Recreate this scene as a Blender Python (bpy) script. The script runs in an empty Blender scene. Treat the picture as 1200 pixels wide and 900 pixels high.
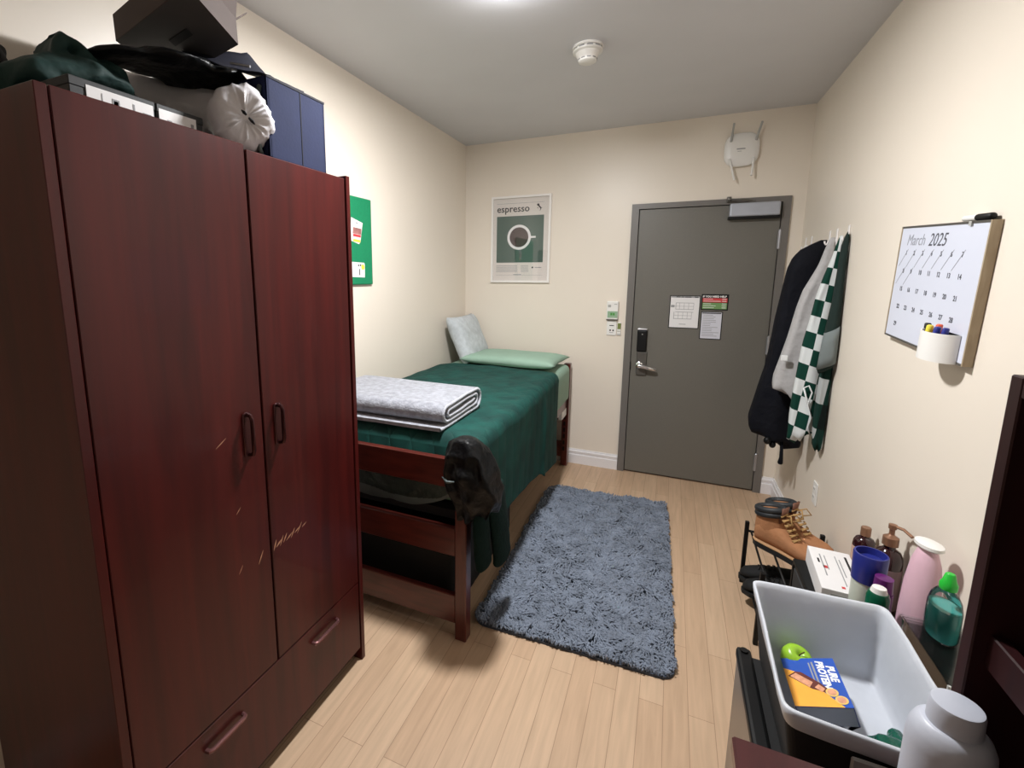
import bpy, bmesh, math, random
from mathutils import Vector, Matrix, noise
R = math.radians
PI = math.pi
rnd = random.Random(7)
SC = bpy.context.scene
COL = SC.collection
W, H, FRONT = 2.427, 2.641, -4.75
V = Vector

# ------------------------------------------------------------------ materials
def lin(c):
    c = c / 255.0
    return c / 12.92 if c <= 0.04045 else ((c + 0.055) / 1.055) ** 2.4
def rgb(r, g, b):
    return (lin(r), lin(g), lin(b), 1.0)
MATS = {}
def new_mat(name):
    m = bpy.data.materials.new(name); m.use_nodes = True
    nt = m.node_tree; b = nt.nodes['Principled BSDF']
    MATS[name] = m
    return m, nt, b
def N(nt, t, **kw):
    n = nt.nodes.new(t)
    for k, v in kw.items():
        if k in n.inputs.keys(): n.inputs[k].default_value = v
        else: setattr(n, k, v)
    return n
def add_bump(nt, b, height, strength, dist=0.01):
    bp = N(nt, 'ShaderNodeBump'); bp.inputs['Strength'].default_value = strength
    bp.inputs['Distance'].default_value = dist
    nt.links.new(height, bp.inputs['Height']); nt.links.new(bp.outputs['Normal'], b.inputs['Normal'])
def plain(name, col, rough=0.5, metal=0.0, spec=0.5, var=0.08, vscale=6.0, bump=0.0, bscale=60.0, coat=0.0,
          sheen=0.0, stretch=None, alpha=None, bdist=0.01):
    """solid colour with a little noise variation and optional noise bump"""
    m, nt, b = new_mat(name)
    b.inputs['Roughness'].default_value = rough; b.inputs['Metallic'].default_value = metal
    b.inputs['Specular IOR Level'].default_value = spec
    b.inputs['Coat Weight'].default_value = coat; b.inputs['Sheen Weight'].default_value = sheen
    tc = N(nt, 'ShaderNodeTexCoord')
    src = tc.outputs['Object']
    if stretch:
        mp = N(nt, 'ShaderNodeMapping'); mp.inputs['Scale'].default_value = stretch
        nt.links.new(src, mp.inputs['Vector']); src = mp.outputs['Vector']
    nz = N(nt, 'ShaderNodeTexNoise'); nz.inputs['Scale'].default_value = vscale; nz.inputs['Detail'].default_value = 4
    nt.links.new(src, nz.inputs['Vector'])
    rp = N(nt, 'ShaderNodeValToRGB')
    rp.color_ramp.elements[0].position = 0.3; rp.color_ramp.elements[1].position = 0.7
    rp.color_ramp.elements[0].color = [max(0, c * (1 - var)) for c in col[:3]] + [1]
    rp.color_ramp.elements[1].color = [min(1, c * (1 + var)) for c in col[:3]] + [1]
    nt.links.new(nz.outputs['Fac'], rp.inputs['Fac']); nt.links.new(rp.outputs['Color'], b.inputs['Base Color'])
    if bump > 0:
        nb = N(nt, 'ShaderNodeTexNoise'); nb.inputs['Scale'].default_value = bscale; nb.inputs['Detail'].default_value = 3
        nt.links.new(src, nb.inputs['Vector']); add_bump(nt, b, nb.outputs['Fac'], bump, bdist)
    if alpha is not None: b.inputs['Alpha'].default_value = alpha
    return m
def wood(name, dark, light, rough=0.32, grain=(14, 14, 0.8), scale=3.0, spec=0.5, bump=0.05, coat=0.0):
    m, nt, b = new_mat(name)
    tc = N(nt, 'ShaderNodeTexCoord'); mp = N(nt, 'ShaderNodeMapping'); mp.inputs['Scale'].default_value = grain
    nt.links.new(tc.outputs['Object'], mp.inputs['Vector'])
    n1 = N(nt, 'ShaderNodeTexNoise'); n1.inputs['Scale'].default_value = scale; n1.inputs['Detail'].default_value = 8
    n1.inputs['Distortion'].default_value = 0.6
    nt.links.new(mp.outputs['Vector'], n1.inputs['Vector'])
    rp = N(nt, 'ShaderNodeValToRGB'); rp.color_ramp.elements[0].position = 0.3; rp.color_ramp.elements[1].position = 0.72
    rp.color_ramp.elements[0].color = dark; rp.color_ramp.elements[1].color = light
    nt.links.new(n1.outputs['Fac'], rp.inputs['Fac']); nt.links.new(rp.outputs['Color'], b.inputs['Base Color'])
    b.inputs['Roughness'].default_value = rough; b.inputs['Specular IOR Level'].default_value = spec
    b.inputs['Coat Weight'].default_value = coat
    add_bump(nt, b, n1.outputs['Fac'], bump, 0.002)
    return m
def clear(name, tint=(1, 1, 1, 1), gloss=0.02, amount=0.08):
    """thin clear plastic or glass: see-through with a mirror-like sheen"""
    m, nt, b = new_mat(name)
    nt.nodes.remove(b); out = nt.nodes['Material Output']
    tr = N(nt, 'ShaderNodeBsdfTransparent'); tr.inputs['Color'].default_value = tint
    gl = N(nt, 'ShaderNodeBsdfGlossy'); gl.inputs['Roughness'].default_value = gloss
    fr = N(nt, 'ShaderNodeFresnel'); fr.inputs['IOR'].default_value = 1.45
    ad = N(nt, 'ShaderNodeMath', operation='ADD'); ad.inputs[1].default_value = amount; ad.use_clamp = True
    mx = N(nt, 'ShaderNodeMixShader')
    nt.links.new(fr.outputs['Fac'], ad.inputs[0]); nt.links.new(ad.outputs[0], mx.inputs['Fac'])
    nt.links.new(tr.outputs[0], mx.inputs[1]); nt.links.new(gl.outputs[0], mx.inputs[2])
    nt.links.new(mx.outputs[0], out.inputs['Surface'])
    return m
def emit(name, col, strength):
    m, nt, b = new_mat(name)
    b.inputs['Base Color'].default_value = col
    b.inputs['Emission Color'].default_value = col; b.inputs['Emission Strength'].default_value = strength
    return m
def checks(name, dark, mid, pale, pz, px, axis='Y', slant=0.0, xor=False):
    """woven check: crossing bands, dark where they cross, pale where neither runs"""
    m, nt, b = new_mat(name)
    b.inputs['Roughness'].default_value = 0.9; b.inputs['Specular IOR Level'].default_value = 0.15
    tc = N(nt, 'ShaderNodeTexCoord'); sp = N(nt, 'ShaderNodeSeparateXYZ'); nt.links.new(tc.outputs['Object'], sp.inputs[0])
    sl = N(nt, 'ShaderNodeMath', operation='MULTIPLY_ADD'); sl.inputs[1].default_value = slant
    nt.links.new(sp.outputs['X'], sl.inputs[0]); nt.links.new(sp.outputs['Z'], sl.inputs[2])
    s2 = N(nt, 'ShaderNodeMath', operation='MULTIPLY_ADD'); s2.inputs[1].default_value = -0.10
    nt.links.new(sp.outputs['Z'], s2.inputs[0]); nt.links.new(sp.outputs[axis], s2.inputs[2])
    fs = []
    for src, p in ((sl.outputs[0], pz), (s2.outputs[0], px)):
        d = N(nt, 'ShaderNodeMath', operation='DIVIDE'); d.inputs[1].default_value = p; nt.links.new(src, d.inputs[0])
        f = N(nt, 'ShaderNodeMath', operation='FRACT'); nt.links.new(d.outputs[0], f.inputs[0])
        g = N(nt, 'ShaderNodeMath', operation='GREATER_THAN'); g.inputs[1].default_value = 0.5; nt.links.new(f.outputs[0], g.inputs[0])
        fs.append(g.outputs[0])
    s = N(nt, 'ShaderNodeMath', operation='ADD'); nt.links.new(fs[0], s.inputs[0]); nt.links.new(fs[1], s.inputs[1])
    if xor: s = N(nt, 'ShaderNodeMath', operation='PINGPONG'); s.inputs[1].default_value = 1.0; a_ = N(nt, 'ShaderNodeMath', operation='ADD'); nt.links.new(fs[0], a_.inputs[0]); nt.links.new(fs[1], a_.inputs[1]); nt.links.new(a_.outputs[0], s.inputs[0])
    h = N(nt, 'ShaderNodeMath', operation='MULTIPLY'); h.inputs[1].default_value = 0.5; nt.links.new(s.outputs[0], h.inputs[0])
    rp = N(nt, 'ShaderNodeValToRGB'); rp.color_ramp.interpolation = 'CONSTANT'
    rp.color_ramp.elements[0].color = pale; rp.color_ramp.elements[1].position = 0.75; rp.color_ramp.elements[1].color = dark
    e = rp.color_ramp.elements.new(0.25); e.color = mid
    nt.links.new(h.outputs[0], rp.inputs['Fac']); nt.links.new(rp.outputs['Color'], b.inputs['Base Color'])
    return m

M = {}
M['wall'] = plain('wall_paint', rgb(235, 225, 211), rough=0.37, spec=0.45, var=0.012, vscale=2, bump=0.05, bscale=55, bdist=0.004)
M['wall_r'] = M['wall']
M['ceiling'] = plain('ceiling_paint', rgb(212, 212, 216), rough=0.55, var=0.02, vscale=3)
M['white_trim'] = plain('white_trim_paint', rgb(236, 234, 236), rough=0.35, var=0.01)
M['mahogany'] = wood('mahogany_veneer', rgb(56, 14, 14), rgb(80, 22, 20), rough=0.34, grain=(7, 7, 0.45), spec=0.32, coat=0.08, bump=0.03)
M['mahogany_dark'] = wood('mahogany_edge', rgb(36, 13, 15), rgb(48, 18, 19), rough=0.45, spec=0.25)
M['bedwood'] = wood('bed_wood', rgb(70, 26, 21), rgb(98, 39, 31), rough=0.3, grain=(2, 12, 12), coat=0.2)
M['bedwood_v'] = wood('bed_post_wood', rgb(70, 26, 21), rgb(98, 39, 31), rough=0.3, grain=(12, 12, 1.5), coat=0.2)
M['deskwood'] = wood('desk_wood', rgb(60, 26, 28), rgb(76, 34, 35), rough=0.3, grain=(12, 1.5, 12), coat=0.2)
M['pull'] = plain('bronze_pull', rgb(70, 38, 38), rough=0.25, metal=0.6)
M['pull_pale'] = plain('highlit_bronze_pull', rgb(128, 88, 88), rough=0.25, metal=0.6)  # drawer bars: pinkish highlights put into the metal colour, paler than the door pulls
M['scratch'] = plain('bare_scratch', rgb(190, 140, 110), rough=0.7)
M['black'] = plain('black_plastic', rgb(9, 9, 10), rough=0.5, spec=0.3)
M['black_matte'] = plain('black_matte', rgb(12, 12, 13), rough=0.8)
M['gap'] = plain('gap_black', rgb(8, 7, 7), rough=0.9)
M['door'] = plain('door_paint', rgb(108, 105, 98), rough=0.42, var=0.03, vscale=120, bump=0.04, bscale=180, bdist=0.002)
M['door_frame'] = plain('door_frame_paint', rgb(112, 108, 104), rough=0.4, var=0.02)
M['steel'] = plain('brushed_steel', rgb(176, 178, 184), rough=0.32, metal=0.75)
M['steel_dark'] = plain('dark_steel', rgb(105, 102, 98), rough=0.4, metal=0.6)
M['chrome'] = plain('chrome', rgb(225, 225, 228), rough=0.12, metal=1.0)
M['closer'] = plain('closer_silver', rgb(176, 180, 190), rough=0.4, metal=0.25)
M['white_plastic'] = plain('white_plastic', rgb(236, 234, 230), rough=0.35, var=0.01)
M['white_hook'] = plain('white_hook_plastic', rgb(244, 240, 238), rough=0.3, var=0.01)
M['grey_plastic'] = plain('grey_plastic', rgb(170, 170, 166), rough=0.4)
M['lcd'] = plain('lcd_green', rgb(150, 178, 150), rough=0.3)
M['lcd_ink'] = plain('lcd_digits', rgb(70, 150, 60), rough=0.5)
M['ink'] = plain('black_ink', rgb(28, 26, 28), rough=0.7)
M['grey_ink'] = plain('grey_ink', rgb(150, 150, 152), rough=0.7)
M['marker_ink'] = plain('marker_ink', rgb(66, 66, 76), rough=0.7)
M['faint_ink'] = plain('faint_marker_ink', rgb(140, 142, 152), rough=0.7)
M['paper'] = plain('paper', rgb(232, 230, 230), rough=0.7, var=0.01)
M['paper_blue'] = plain('paper_cool', rgb(212, 212, 222), rough=0.7, var=0.01)
M['poster_paper'] = plain('poster_paper', rgb(232, 224, 216), rough=0.8, var=0.01)
M['poster_green'] = plain('poster_green', rgb(84, 106, 96), rough=0.8, var=0.03)
M['coffee'] = plain('coffee_brown', rgb(84, 68, 66), rough=0.8)
M['white_ink'] = plain('white_ink', rgb(246, 244, 242), rough=0.8, var=0.01)
M['white_frame'] = plain('white_frame', rgb(242, 238, 234), rough=0.3, var=0.01)
M['red_ink'] = plain('red_ink', rgb(206, 62, 66), rough=0.6)
M['green_ink'] = plain('green_ink', rgb(112, 152, 92), rough=0.6)
M['olive'] = plain('olive_green', rgb(120, 130, 70), rough=0.5)
M['felt'] = plain('green_felt', rgb(6, 128, 84), rough=0.9, var=0.06, vscale=90, bump=0.15, bscale=250)
M['photo'] = plain('photo_print', rgb(150, 100, 96), rough=0.4, var=0.5, vscale=30)
M['yellow'] = plain('yellow_plastic', rgb(232, 214, 70), rough=0.4)
M['orange'] = plain('orange_plastic', rgb(226, 90, 56), rough=0.4)
M['blue_plastic'] = plain('blue_plastic', rgb(40, 48, 130), rough=0.3)
M['purple'] = plain('purple_plastic', rgb(98, 32, 104), rough=0.3)
M['glass'] = clear('picture_glass', amount=0.0)
M['clear_plastic'] = clear('clear_plastic', tint=(0.93, 0.95, 0.95, 1), gloss=0.08, amount=-0.03)
M['whiteboard'] = plain('whiteboard_face', rgb(214, 218, 232), rough=0.25, var=0.01)
M['pale_wood'] = wood('pale_board_edge', rgb(150, 132, 106), rgb(182, 166, 140), rough=0.5, grain=(12, 12, 2))
M['quilt'] = None
M['sheet'] = plain('sage_sheet', rgb(150, 180, 162), rough=0.85, var=0.04, vscale=12, bump=0.2, bscale=16, bdist=0.02)
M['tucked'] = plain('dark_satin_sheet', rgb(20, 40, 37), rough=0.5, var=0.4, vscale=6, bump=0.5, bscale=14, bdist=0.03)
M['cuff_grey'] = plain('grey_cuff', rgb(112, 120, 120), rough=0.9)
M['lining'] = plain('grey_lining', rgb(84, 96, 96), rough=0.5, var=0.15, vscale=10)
M['shag'] = plain('shag_pile', rgb(118, 127, 142), rough=0.9, var=0.22, vscale=14, sheen=0.2)
M['shag_base'] = plain('rug_backing', rgb(70, 78, 92), rough=0.95)
M['fleece'] = plain('heather_fleece', rgb(150, 152, 161), rough=0.95, var=0.26, vscale=38, bump=0.5, bscale=120, sheen=0.3)
M['fleece_edge'] = plain('fleece_edge', rgb(176, 179, 188), rough=0.95, var=0.08, vscale=40, bump=0.4, bscale=150, sheen=0.3)
M['pillow_pale'] = plain('pale_print_pillowcase', rgb(196, 202, 206), rough=0.9, var=0.14, vscale=24, bump=0.3, bscale=22, bdist=0.02)
M['pillow_back'] = plain('pillow_dark_side', rgb(88, 96, 102), rough=0.9)
M['navy_coat'] = plain('navy_coat_fabric', rgb(9, 11, 20), rough=0.8, spec=0.2, var=0.15, vscale=8, bump=0.4, bscale=14, bdist=0.03)
M['black_jacket'] = plain('black_satin', rgb(9, 10, 12), rough=0.42, spec=0.22, var=0.25, vscale=7, bump=0.5, bscale=16, bdist=0.03)
M['grey_hoodie'] = plain('grey_jersey', rgb(176, 174, 174), rough=0.95, var=0.06, vscale=50, bump=0.3, bscale=18, bdist=0.03)
M['green_sleeve'] = plain('dark_green_corduroy', rgb(6, 30, 27), rough=0.95, spec=0.2, var=0.15, vscale=20, bump=0.3, bscale=60)
M['green_satin'] = plain('green_satin', rgb(10, 46, 43), rough=0.75, var=0.2, vscale=6, bump=0.4, bscale=12, bdist=0.03)
M['check_white'] = checks('white_green_check', rgb(14, 50, 42), rgb(18, 58, 48), rgb(214, 218, 218), 0.17, 0.10, 'X', 0.3, xor=True)
M['check_dark'] = checks('dark_check', rgb(16, 24, 23), rgb(20, 48, 42), rgb(168, 172, 172), 0.26, 0.075, 'X', 0.15)
M['dark_green'] = plain('dark_green_flannel', rgb(14, 34, 30), rough=0.9)
M['trim_white'] = plain('white_piping', rgb(228, 230, 230), rough=0.8)
M['navy_bin'] = plain('navy_bin_cloth', rgb(22, 31, 64), rough=0.85, spec=0.3, var=0.08, vscale=20, bump=0.05, bscale=120)
M['navy_bin_dark'] = plain('navy_bin_lid_cloth', rgb(12, 13, 28), rough=0.75, spec=0.25, var=0.15, vscale=10)
M['wrap'] = plain('white_plastic_wrap', rgb(214, 212, 216), rough=0.3, var=0.05, vscale=12, bump=0.3, bscale=9, bdist=0.02)
M['carton'] = plain('kraft_cardboard', rgb(74, 61, 56), rough=0.8, var=0.06)
M['carton_dark'] = plain('dark_cardboard_print', rgb(64, 60, 58), rough=0.7, var=0.12, vscale=5)
M['shoebox'] = plain('black_card', rgb(42, 44, 46), rough=0.6)
M['liner'] = plain('grey_bin_liner', rgb(202, 206, 214), rough=0.45, var=0.04, vscale=10, bump=0.35, bscale=6, bdist=0.03)
M['bin_black'] = plain('black_bin_cloth', rgb(18, 18, 20), rough=0.8)
M['fridge_grey'] = plain('fridge_door_grey', rgb(132, 122, 112), rough=0.35, metal=0.2)
M['apple'] = plain('green_apple_skin', rgb(150, 196, 50), rough=0.3, var=0.12, vscale=14)
M['stem'] = plain('apple_stem', rgb(84, 62, 34), rough=0.8)
M['box_blue'] = plain('carton_blue', rgb(40, 84, 178), rough=0.35, var=0.12, vscale=6)
M['box_navy'] = plain('carton_navy', rgb(40, 40, 110), rough=0.4)
M['box_orange'] = plain('carton_orange', rgb(250, 176, 66), rough=0.35, var=0.08, vscale=14)
M['box_grey'] = plain('carton_grey', rgb(120, 122, 130), rough=0.5)
M['choc'] = plain('chocolate_print', rgb(98, 40, 30), rough=0.4, var=0.3, vscale=60)
M['nougat'] = plain('nougat_print', rgb(216, 154, 120), rough=0.4, var=0.2, vscale=90)
M['badge'] = plain('badge_gold', rgb(232, 196, 110), rough=0.4)
M['green_bag'] = plain('green_film', rgb(14, 78, 62), rough=0.2, var=0.3, vscale=14, bump=0.5, bscale=30, bdist=0.02)
M['jug'] = plain('white_jug_enamel', rgb(198, 202, 214), rough=0.4, var=0.04, vscale=9)
M['boot'] = plain('tan_nubuck', rgb(170, 118, 80), rough=0.85, var=0.12, vscale=18, bump=0.15, bscale=80)
M['boot_collar'] = plain('padded_black_collar', rgb(34, 38, 42), rough=0.55)
M['boot_brown'] = plain('brown_leather', rgb(110, 70, 52), rough=0.6)
M['sole'] = plain('black_sole', rgb(18, 20, 22), rough=0.7)
M['welt'] = plain('welt_tan', rgb(190, 150, 110), rough=0.7)
M['lace'] = plain('boot_lace', rgb(176, 140, 90), rough=0.9)
M['amber'] = plain('dark_amber_bottle', rgb(44, 16, 20), rough=0.12, coat=0.4)
M['label_tan'] = plain('bottle_label_tan', rgb(182, 150, 134), rough=0.5)
M['label_mauve'] = plain('bottle_label_mauve', rgb(120, 96, 96), rough=0.5)
M['cap_gold'] = plain('bronze_cap', rgb(146, 108, 84), rough=0.3, metal=0.4)
M['pink'] = plain('pink_bottle', rgb(226, 186, 200), rough=0.35, var=0.02)
M['cream_body'] = plain('milky_plastic', rgb(206, 214, 200), rough=0.35)
M['deo_green'] = plain('dark_green_cap', rgb(14, 88, 62), rough=0.25)
M['bright_green'] = plain('bright_green_cap', rgb(40, 190, 60), rough=0.3)
M['soap'] = plain('teal_soap', rgb(70, 158, 152), rough=0.15, coat=0.3)
M['lamp_glass'] = emit('lamp_glass', (0.985, 0.985, 0.99, 1), 58.0)

def floor_mat():
    m, nt, b = new_mat('oak_plank_floor')
    tc = N(nt, 'ShaderNodeTexCoord'); sp = N(nt, 'ShaderNodeSeparateXYZ'); cb = N(nt, 'ShaderNodeCombineXYZ')
    nt.links.new(tc.outputs['Object'], sp.inputs[0])
    nt.links.new(sp.outputs['Y'], cb.inputs['X']); nt.links.new(sp.outputs['X'], cb.inputs['Y'])
    br = N(nt, 'ShaderNodeTexBrick'); br.offset = 0.37; br.squash = 1
    br.inputs['Scale'].default_value = 1.0; br.inputs['Brick Width'].default_value = 0.92; br.inputs['Row Height'].default_value = 0.083
    br.inputs['Mortar Size'].default_value = 0.0011; br.inputs['Mortar Smooth'].default_value = 0.3; br.inputs['Bias'].default_value = 0.0
    br.inputs['Color1'].default_value = rgb(196, 165, 136); br.inputs['Color2'].default_value = rgb(206, 177, 148)
    br.inputs['Mortar'].default_value = rgb(158, 128, 103)
    nt.links.new(cb.outputs[0], br.inputs['Vector'])
    mp = N(nt, 'ShaderNodeMapping'); mp.inputs['Scale'].default_value = (22, 1.6, 1)
    nt.links.new(tc.outputs['Object'], mp.inputs['Vector'])
    nz = N(nt, 'ShaderNodeTexNoise'); nz.inputs['Scale'].default_value = 2.2; nz.inputs['Detail'].default_value = 7; nz.inputs['Distortion'].default_value = 0.4
    nt.links.new(mp.outputs[0], nz.inputs['Vector'])
    rp = N(nt, 'ShaderNodeValToRGB'); rp.color_ramp.elements[0].color = (0.86, 0.85, 0.83, 1); rp.color_ramp.elements[1].color = (1.04, 1.03, 1.02, 1)
    rp.color_ramp.elements[0].position = 0.3; rp.color_ramp.elements[1].position = 0.7
    nt.links.new(nz.outputs['Fac'], rp.inputs['Fac'])
    mx = N(nt, 'ShaderNodeMix', data_type='RGBA', blend_type='MULTIPLY'); mx.inputs['Factor'].default_value = 1.0
    nt.links.new(br.outputs['Color'], mx.inputs['A']); nt.links.new(rp.outputs['Color'], mx.inputs['B'])
    nt.links.new(mx.outputs['Result'], b.inputs['Base Color'])
    b.inputs['Roughness'].default_value = 0.42
    add_bump(nt, b, br.outputs['Fac'], 0.15, -0.002)
    return m
M['floor'] = floor_mat()
def quilt_mat():
    m, nt, b = new_mat('green_quilt')
    tc = N(nt, 'ShaderNodeTexCoord'); mp = N(nt, 'ShaderNodeMapping')
    mp.inputs['Rotation'].default_value = (0, 0, R(45)); mp.inputs['Scale'].default_value = (1, 1, 1)
    nt.links.new(tc.outputs['Object'], mp.inputs['Vector'])
    sp = N(nt, 'ShaderNodeSeparateXYZ'); nt.links.new(mp.outputs[0], sp.inputs[0])
    hs = []
    for ax in ('X', 'Y'):
        a = N(nt, 'ShaderNodeMath', operation='MULTIPLY'); a.inputs[1].default_value = 40; nt.links.new(sp.outputs[ax], a.inputs[0])
        s = N(nt, 'ShaderNodeMath', operation='SINE'); nt.links.new(a.outputs[0], s.inputs[0])
        p = N(nt, 'ShaderNodeMath', operation='ABSOLUTE'); nt.links.new(s.outputs[0], p.inputs[0]); hs.append(p.outputs[0])
    mn = N(nt, 'ShaderNodeMath', operation='MINIMUM'); nt.links.new(hs[0], mn.inputs[0]); nt.links.new(hs[1], mn.inputs[1])
    pw = N(nt, 'ShaderNodeMath', operation='POWER'); pw.inputs[1].default_value = 0.4; nt.links.new(mn.outputs[0], pw.inputs[0])
    nz = N(nt, 'ShaderNodeTexNoise'); nz.inputs['Scale'].default_value = 9; nz.inputs['Detail'].default_value = 5
    nt.links.new(tc.outputs['Object'], nz.inputs['Vector'])
    rp = N(nt, 'ShaderNodeValToRGB'); rp.color_ramp.elements[0].color = rgb(10, 54, 50); rp.color_ramp.elements[1].color = rgb(16, 72, 65)
    rp.color_ramp.elements[0].position = 0.35; rp.color_ramp.elements[1].position = 0.65
    nt.links.new(nz.outputs['Fac'], rp.inputs['Fac']); nt.links.new(rp.outputs['Color'], b.inputs['Base Color'])
    ad = N(nt, 'ShaderNodeMath', operation='MULTIPLY_ADD'); ad.inputs[1].default_value = 0.8
    nt.links.new(nz.outputs['Fac'], ad.inputs[0]); nt.links.new(pw.outputs[0], ad.inputs[2])
    add_bump(nt, b, ad.outputs[0], 0.35, 0.012)
    b.inputs['Roughness'].default_value = 0.8; b.inputs['Sheen Weight'].default_value = 0.0
    b.inputs['Specular IOR Level'].default_value = 0.3
    return m
M['quilt'] = quilt_mat()

# ------------------------------------------------------------------ mesh builder
class MB:
    def __init__(self): self.bm = bmesh.new(); self.mi = 0; self.mats = []
    def use(self, key):
        if key not in self.mats: self.mats.append(key)
        self.mi = self.mats.index(key); return self
    def _tag(self, faces):
        for f in faces: f.material_index = self.mi
    def face(self, pts):
        f = self.bm.faces.new([self.bm.verts.new(V(p)) for p in pts]); f.material_index = self.mi; return f
    def obox(self, mat, size, bevel=0.0, seg=2):
        """box of a size about the origin of a matrix"""
        r = bmesh.ops.create_cube(self.bm, size=1.0)
        vs = r['verts']; bmesh.ops.scale(self.bm, vec=V(size), verts=vs)
        fs = list({f for v in vs for f in v.link_faces})
        if bevel > 0:
            es = list({e for v in vs for e in v.link_edges})
            rr = bmesh.ops.bevel(self.bm, geom=es, offset=min(bevel, min(size) * 0.49), segments=seg, affect='EDGES', profile=0.5)
            vs = list({v for f in rr['faces'] for v in f.verts} | {v for v in vs if v.is_valid})
            fs = list({f for v in vs for f in v.link_faces})
        self._tag(fs); bmesh.ops.transform(self.bm, matrix=mat, verts=vs)
        return self
    def box(self, lo, hi, bevel=0.0, seg=2):
        lo, hi = V(lo), V(hi)
        return self.obox(Matrix.Translation((lo + hi) / 2), hi - lo, bevel, seg)
    def rings(self, rings, cap0=True, cap1=True, closed=True):
        vr = [[self.bm.verts.new(V(p)) for p in r] for r in rings]
        n = len(vr[0])
        for a, b in zip(vr, vr[1:]):
            for i in range(n if closed else n - 1):
                j = (i + 1) % n
                self._tag([self.bm.faces.new((a[i], a[j], b[j], b[i]))])
        if cap0: self._tag([self.bm.faces.new(list(reversed(vr[0])))])
        if cap1: self._tag([self.bm.faces.new(vr[-1])])
        return self
    def lathe(self, prof, mat=Matrix(), seg=32, sx=1.0, sy=1.0):
        rs = []
        for r, z in prof:
            r = max(r, 0.0004)
            rs.append([mat @ V((r * sx * math.cos(2 * PI * i / seg), r * sy * math.sin(2 * PI * i / seg), z)) for i in range(seg)])
        return self.rings(rs)
    def tube(self, pts, r, seg=10, taper=None):
        pts = [V(p) for p in pts]; rs = []
        up = None
        for i, p in enumerate(pts):
            t = (pts[min(i + 1, len(pts) - 1)] - pts[max(i - 1, 0)]).normalized()
            if up is None:
                up = t.orthogonal().normalized()
            up = (up - t * up.dot(t)).normalized(); s = t.cross(up)
            q = r if taper is None else r * taper[i]
            rs.append([p + (up * math.cos(2 * PI * k / seg) + s * math.sin(2 * PI * k / seg)) * q for k in range(seg)])
        return self.rings(rs)
    def grid(self, fn, nu, nv):
        vs = [[self.bm.verts.new(V(fn(i / nu, j / nv))) for j in range(nv + 1)] for i in range(nu + 1)]
        for i in range(nu):
            for j in range(nv):
                self._tag([self.bm.faces.new((vs[i][j], vs[i + 1][j], vs[i + 1][j + 1], vs[i][j + 1]))])
        return self
    def prism(self, poly, mat, z0, z1):
        """extrude a flat outline between two heights of a matrix's z axis"""
        a = [mat @ V((x, y, z0)) for x, y in poly]; b = [mat @ V((x, y, z1)) for x, y in poly]
        return self.rings([a, b])
    def blob(self, c, rad, amp=0.15, freq=6.0, seed=0.0, sub=4, fn=None, rot=None):
        r = bmesh.ops.create_icosphere(self.bm, subdivisions=sub, radius=1.0)
        c = V(c)
        for v in r['verts']:
            p = v.co.copy(); q = V((p.x * rad[0], p.y * rad[1], p.z * rad[2]))
            n = noise.noise(q * freq + V((seed, seed * 1.7, -seed))) + 0.5 * abs(noise.noise(q * freq * 2.1 + V((seed, 3, 1))))
            q = q * (1 + amp * n)
            if rot is not None: q = rot @ q
            if fn: q = fn(q)
            v.co = c + q
        self._tag({f for v in r['verts'] for f in v.link_faces})
        return self
    def text(self, s, size, mat, extrude=0.0004, align='LEFT', bold=0.0, shear=0.0, spacing=1.0):
        cu = bpy.data.curves.new('lettering', 'FONT'); cu.body = s; cu.size = size; cu.extrude = extrude
        cu.align_x = align; cu.offset = bold; cu.shear = shear; cu.space_character = spacing; cu.resolution_u = 3
        ob = bpy.data.objects.new('lettering', cu)
        me = ob.to_mesh()
        n0 = len(self.bm.verts); f0 = len(self.bm.faces)
        self.bm.from_mesh(me); self.bm.verts.ensure_lookup_table(); self.bm.faces.ensure_lookup_table()
        bmesh.ops.transform(self.bm, matrix=mat, verts=self.bm.verts[n0:])
        for f in self.bm.faces[f0:]: f.material_index = self.mi
        ob.to_mesh_clear(); bpy.data.objects.remove(ob); bpy.data.curves.remove(cu)
        return self
    def build(self, name, mat=None, parent=None, smooth=False, loc=None, mods=(), local=False, auto=None):
        me = bpy.data.meshes.new(name)
        bmesh.ops.recalc_face_normals(self.bm, faces=self.bm.faces)
        o = bpy.data.objects.new(name, me)
        if parent is not None:
            o.parent = parent
            if not local: bmesh.ops.transform(self.bm, matrix=wmat(parent).inverted(), verts=self.bm.verts)
        elif loc is not None:
            o.location = loc
            bmesh.ops.translate(self.bm, vec=-V(loc), verts=self.bm.verts)
        self.bm.to_mesh(me); self.bm.free()
        for k in (self.mats or [mat]): me.materials.append(M[k])
        if smooth:
            for p in me.polygons: p.use_smooth = True
            if auto: me.set_sharp_from_angle(angle=R(auto))
        COL.objects.link(o)
        for kind, kw in mods:
            md = o.modifiers.new(kind.lower(), kind)
            for k, v in kw.items(): setattr(md, k, v)
        return o
def wmat(o):
    m = o.matrix_basis.copy()
    return wmat(o.parent) @ m if o.parent else m
def tag(o, label=None, cat=None, group=None, kind=None):
    if label: o['label'] = label
    if cat: o['category'] = cat
    if group: o['group'] = group
    if kind: o['kind'] = kind
    return o
def thing(name, loc, label, cat, group=None, rz=0.0):
    o = bpy.data.objects.new(name, None); o.empty_display_size = 0.05
    o.location = loc; o.rotation_euler = (0, 0, rz); COL.objects.link(o)
    return tag(o, label, cat, group)
def struct(o, label=None, cat=None):
    return tag(o, label, cat, None, 'structure')
def copy_tree(o, parent=None):
    c = o.copy(); COL.objects.link(c)
    if parent is not None: c.parent = parent
    for ch in list(o.children): copy_tree(ch, c)
    return c
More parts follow.
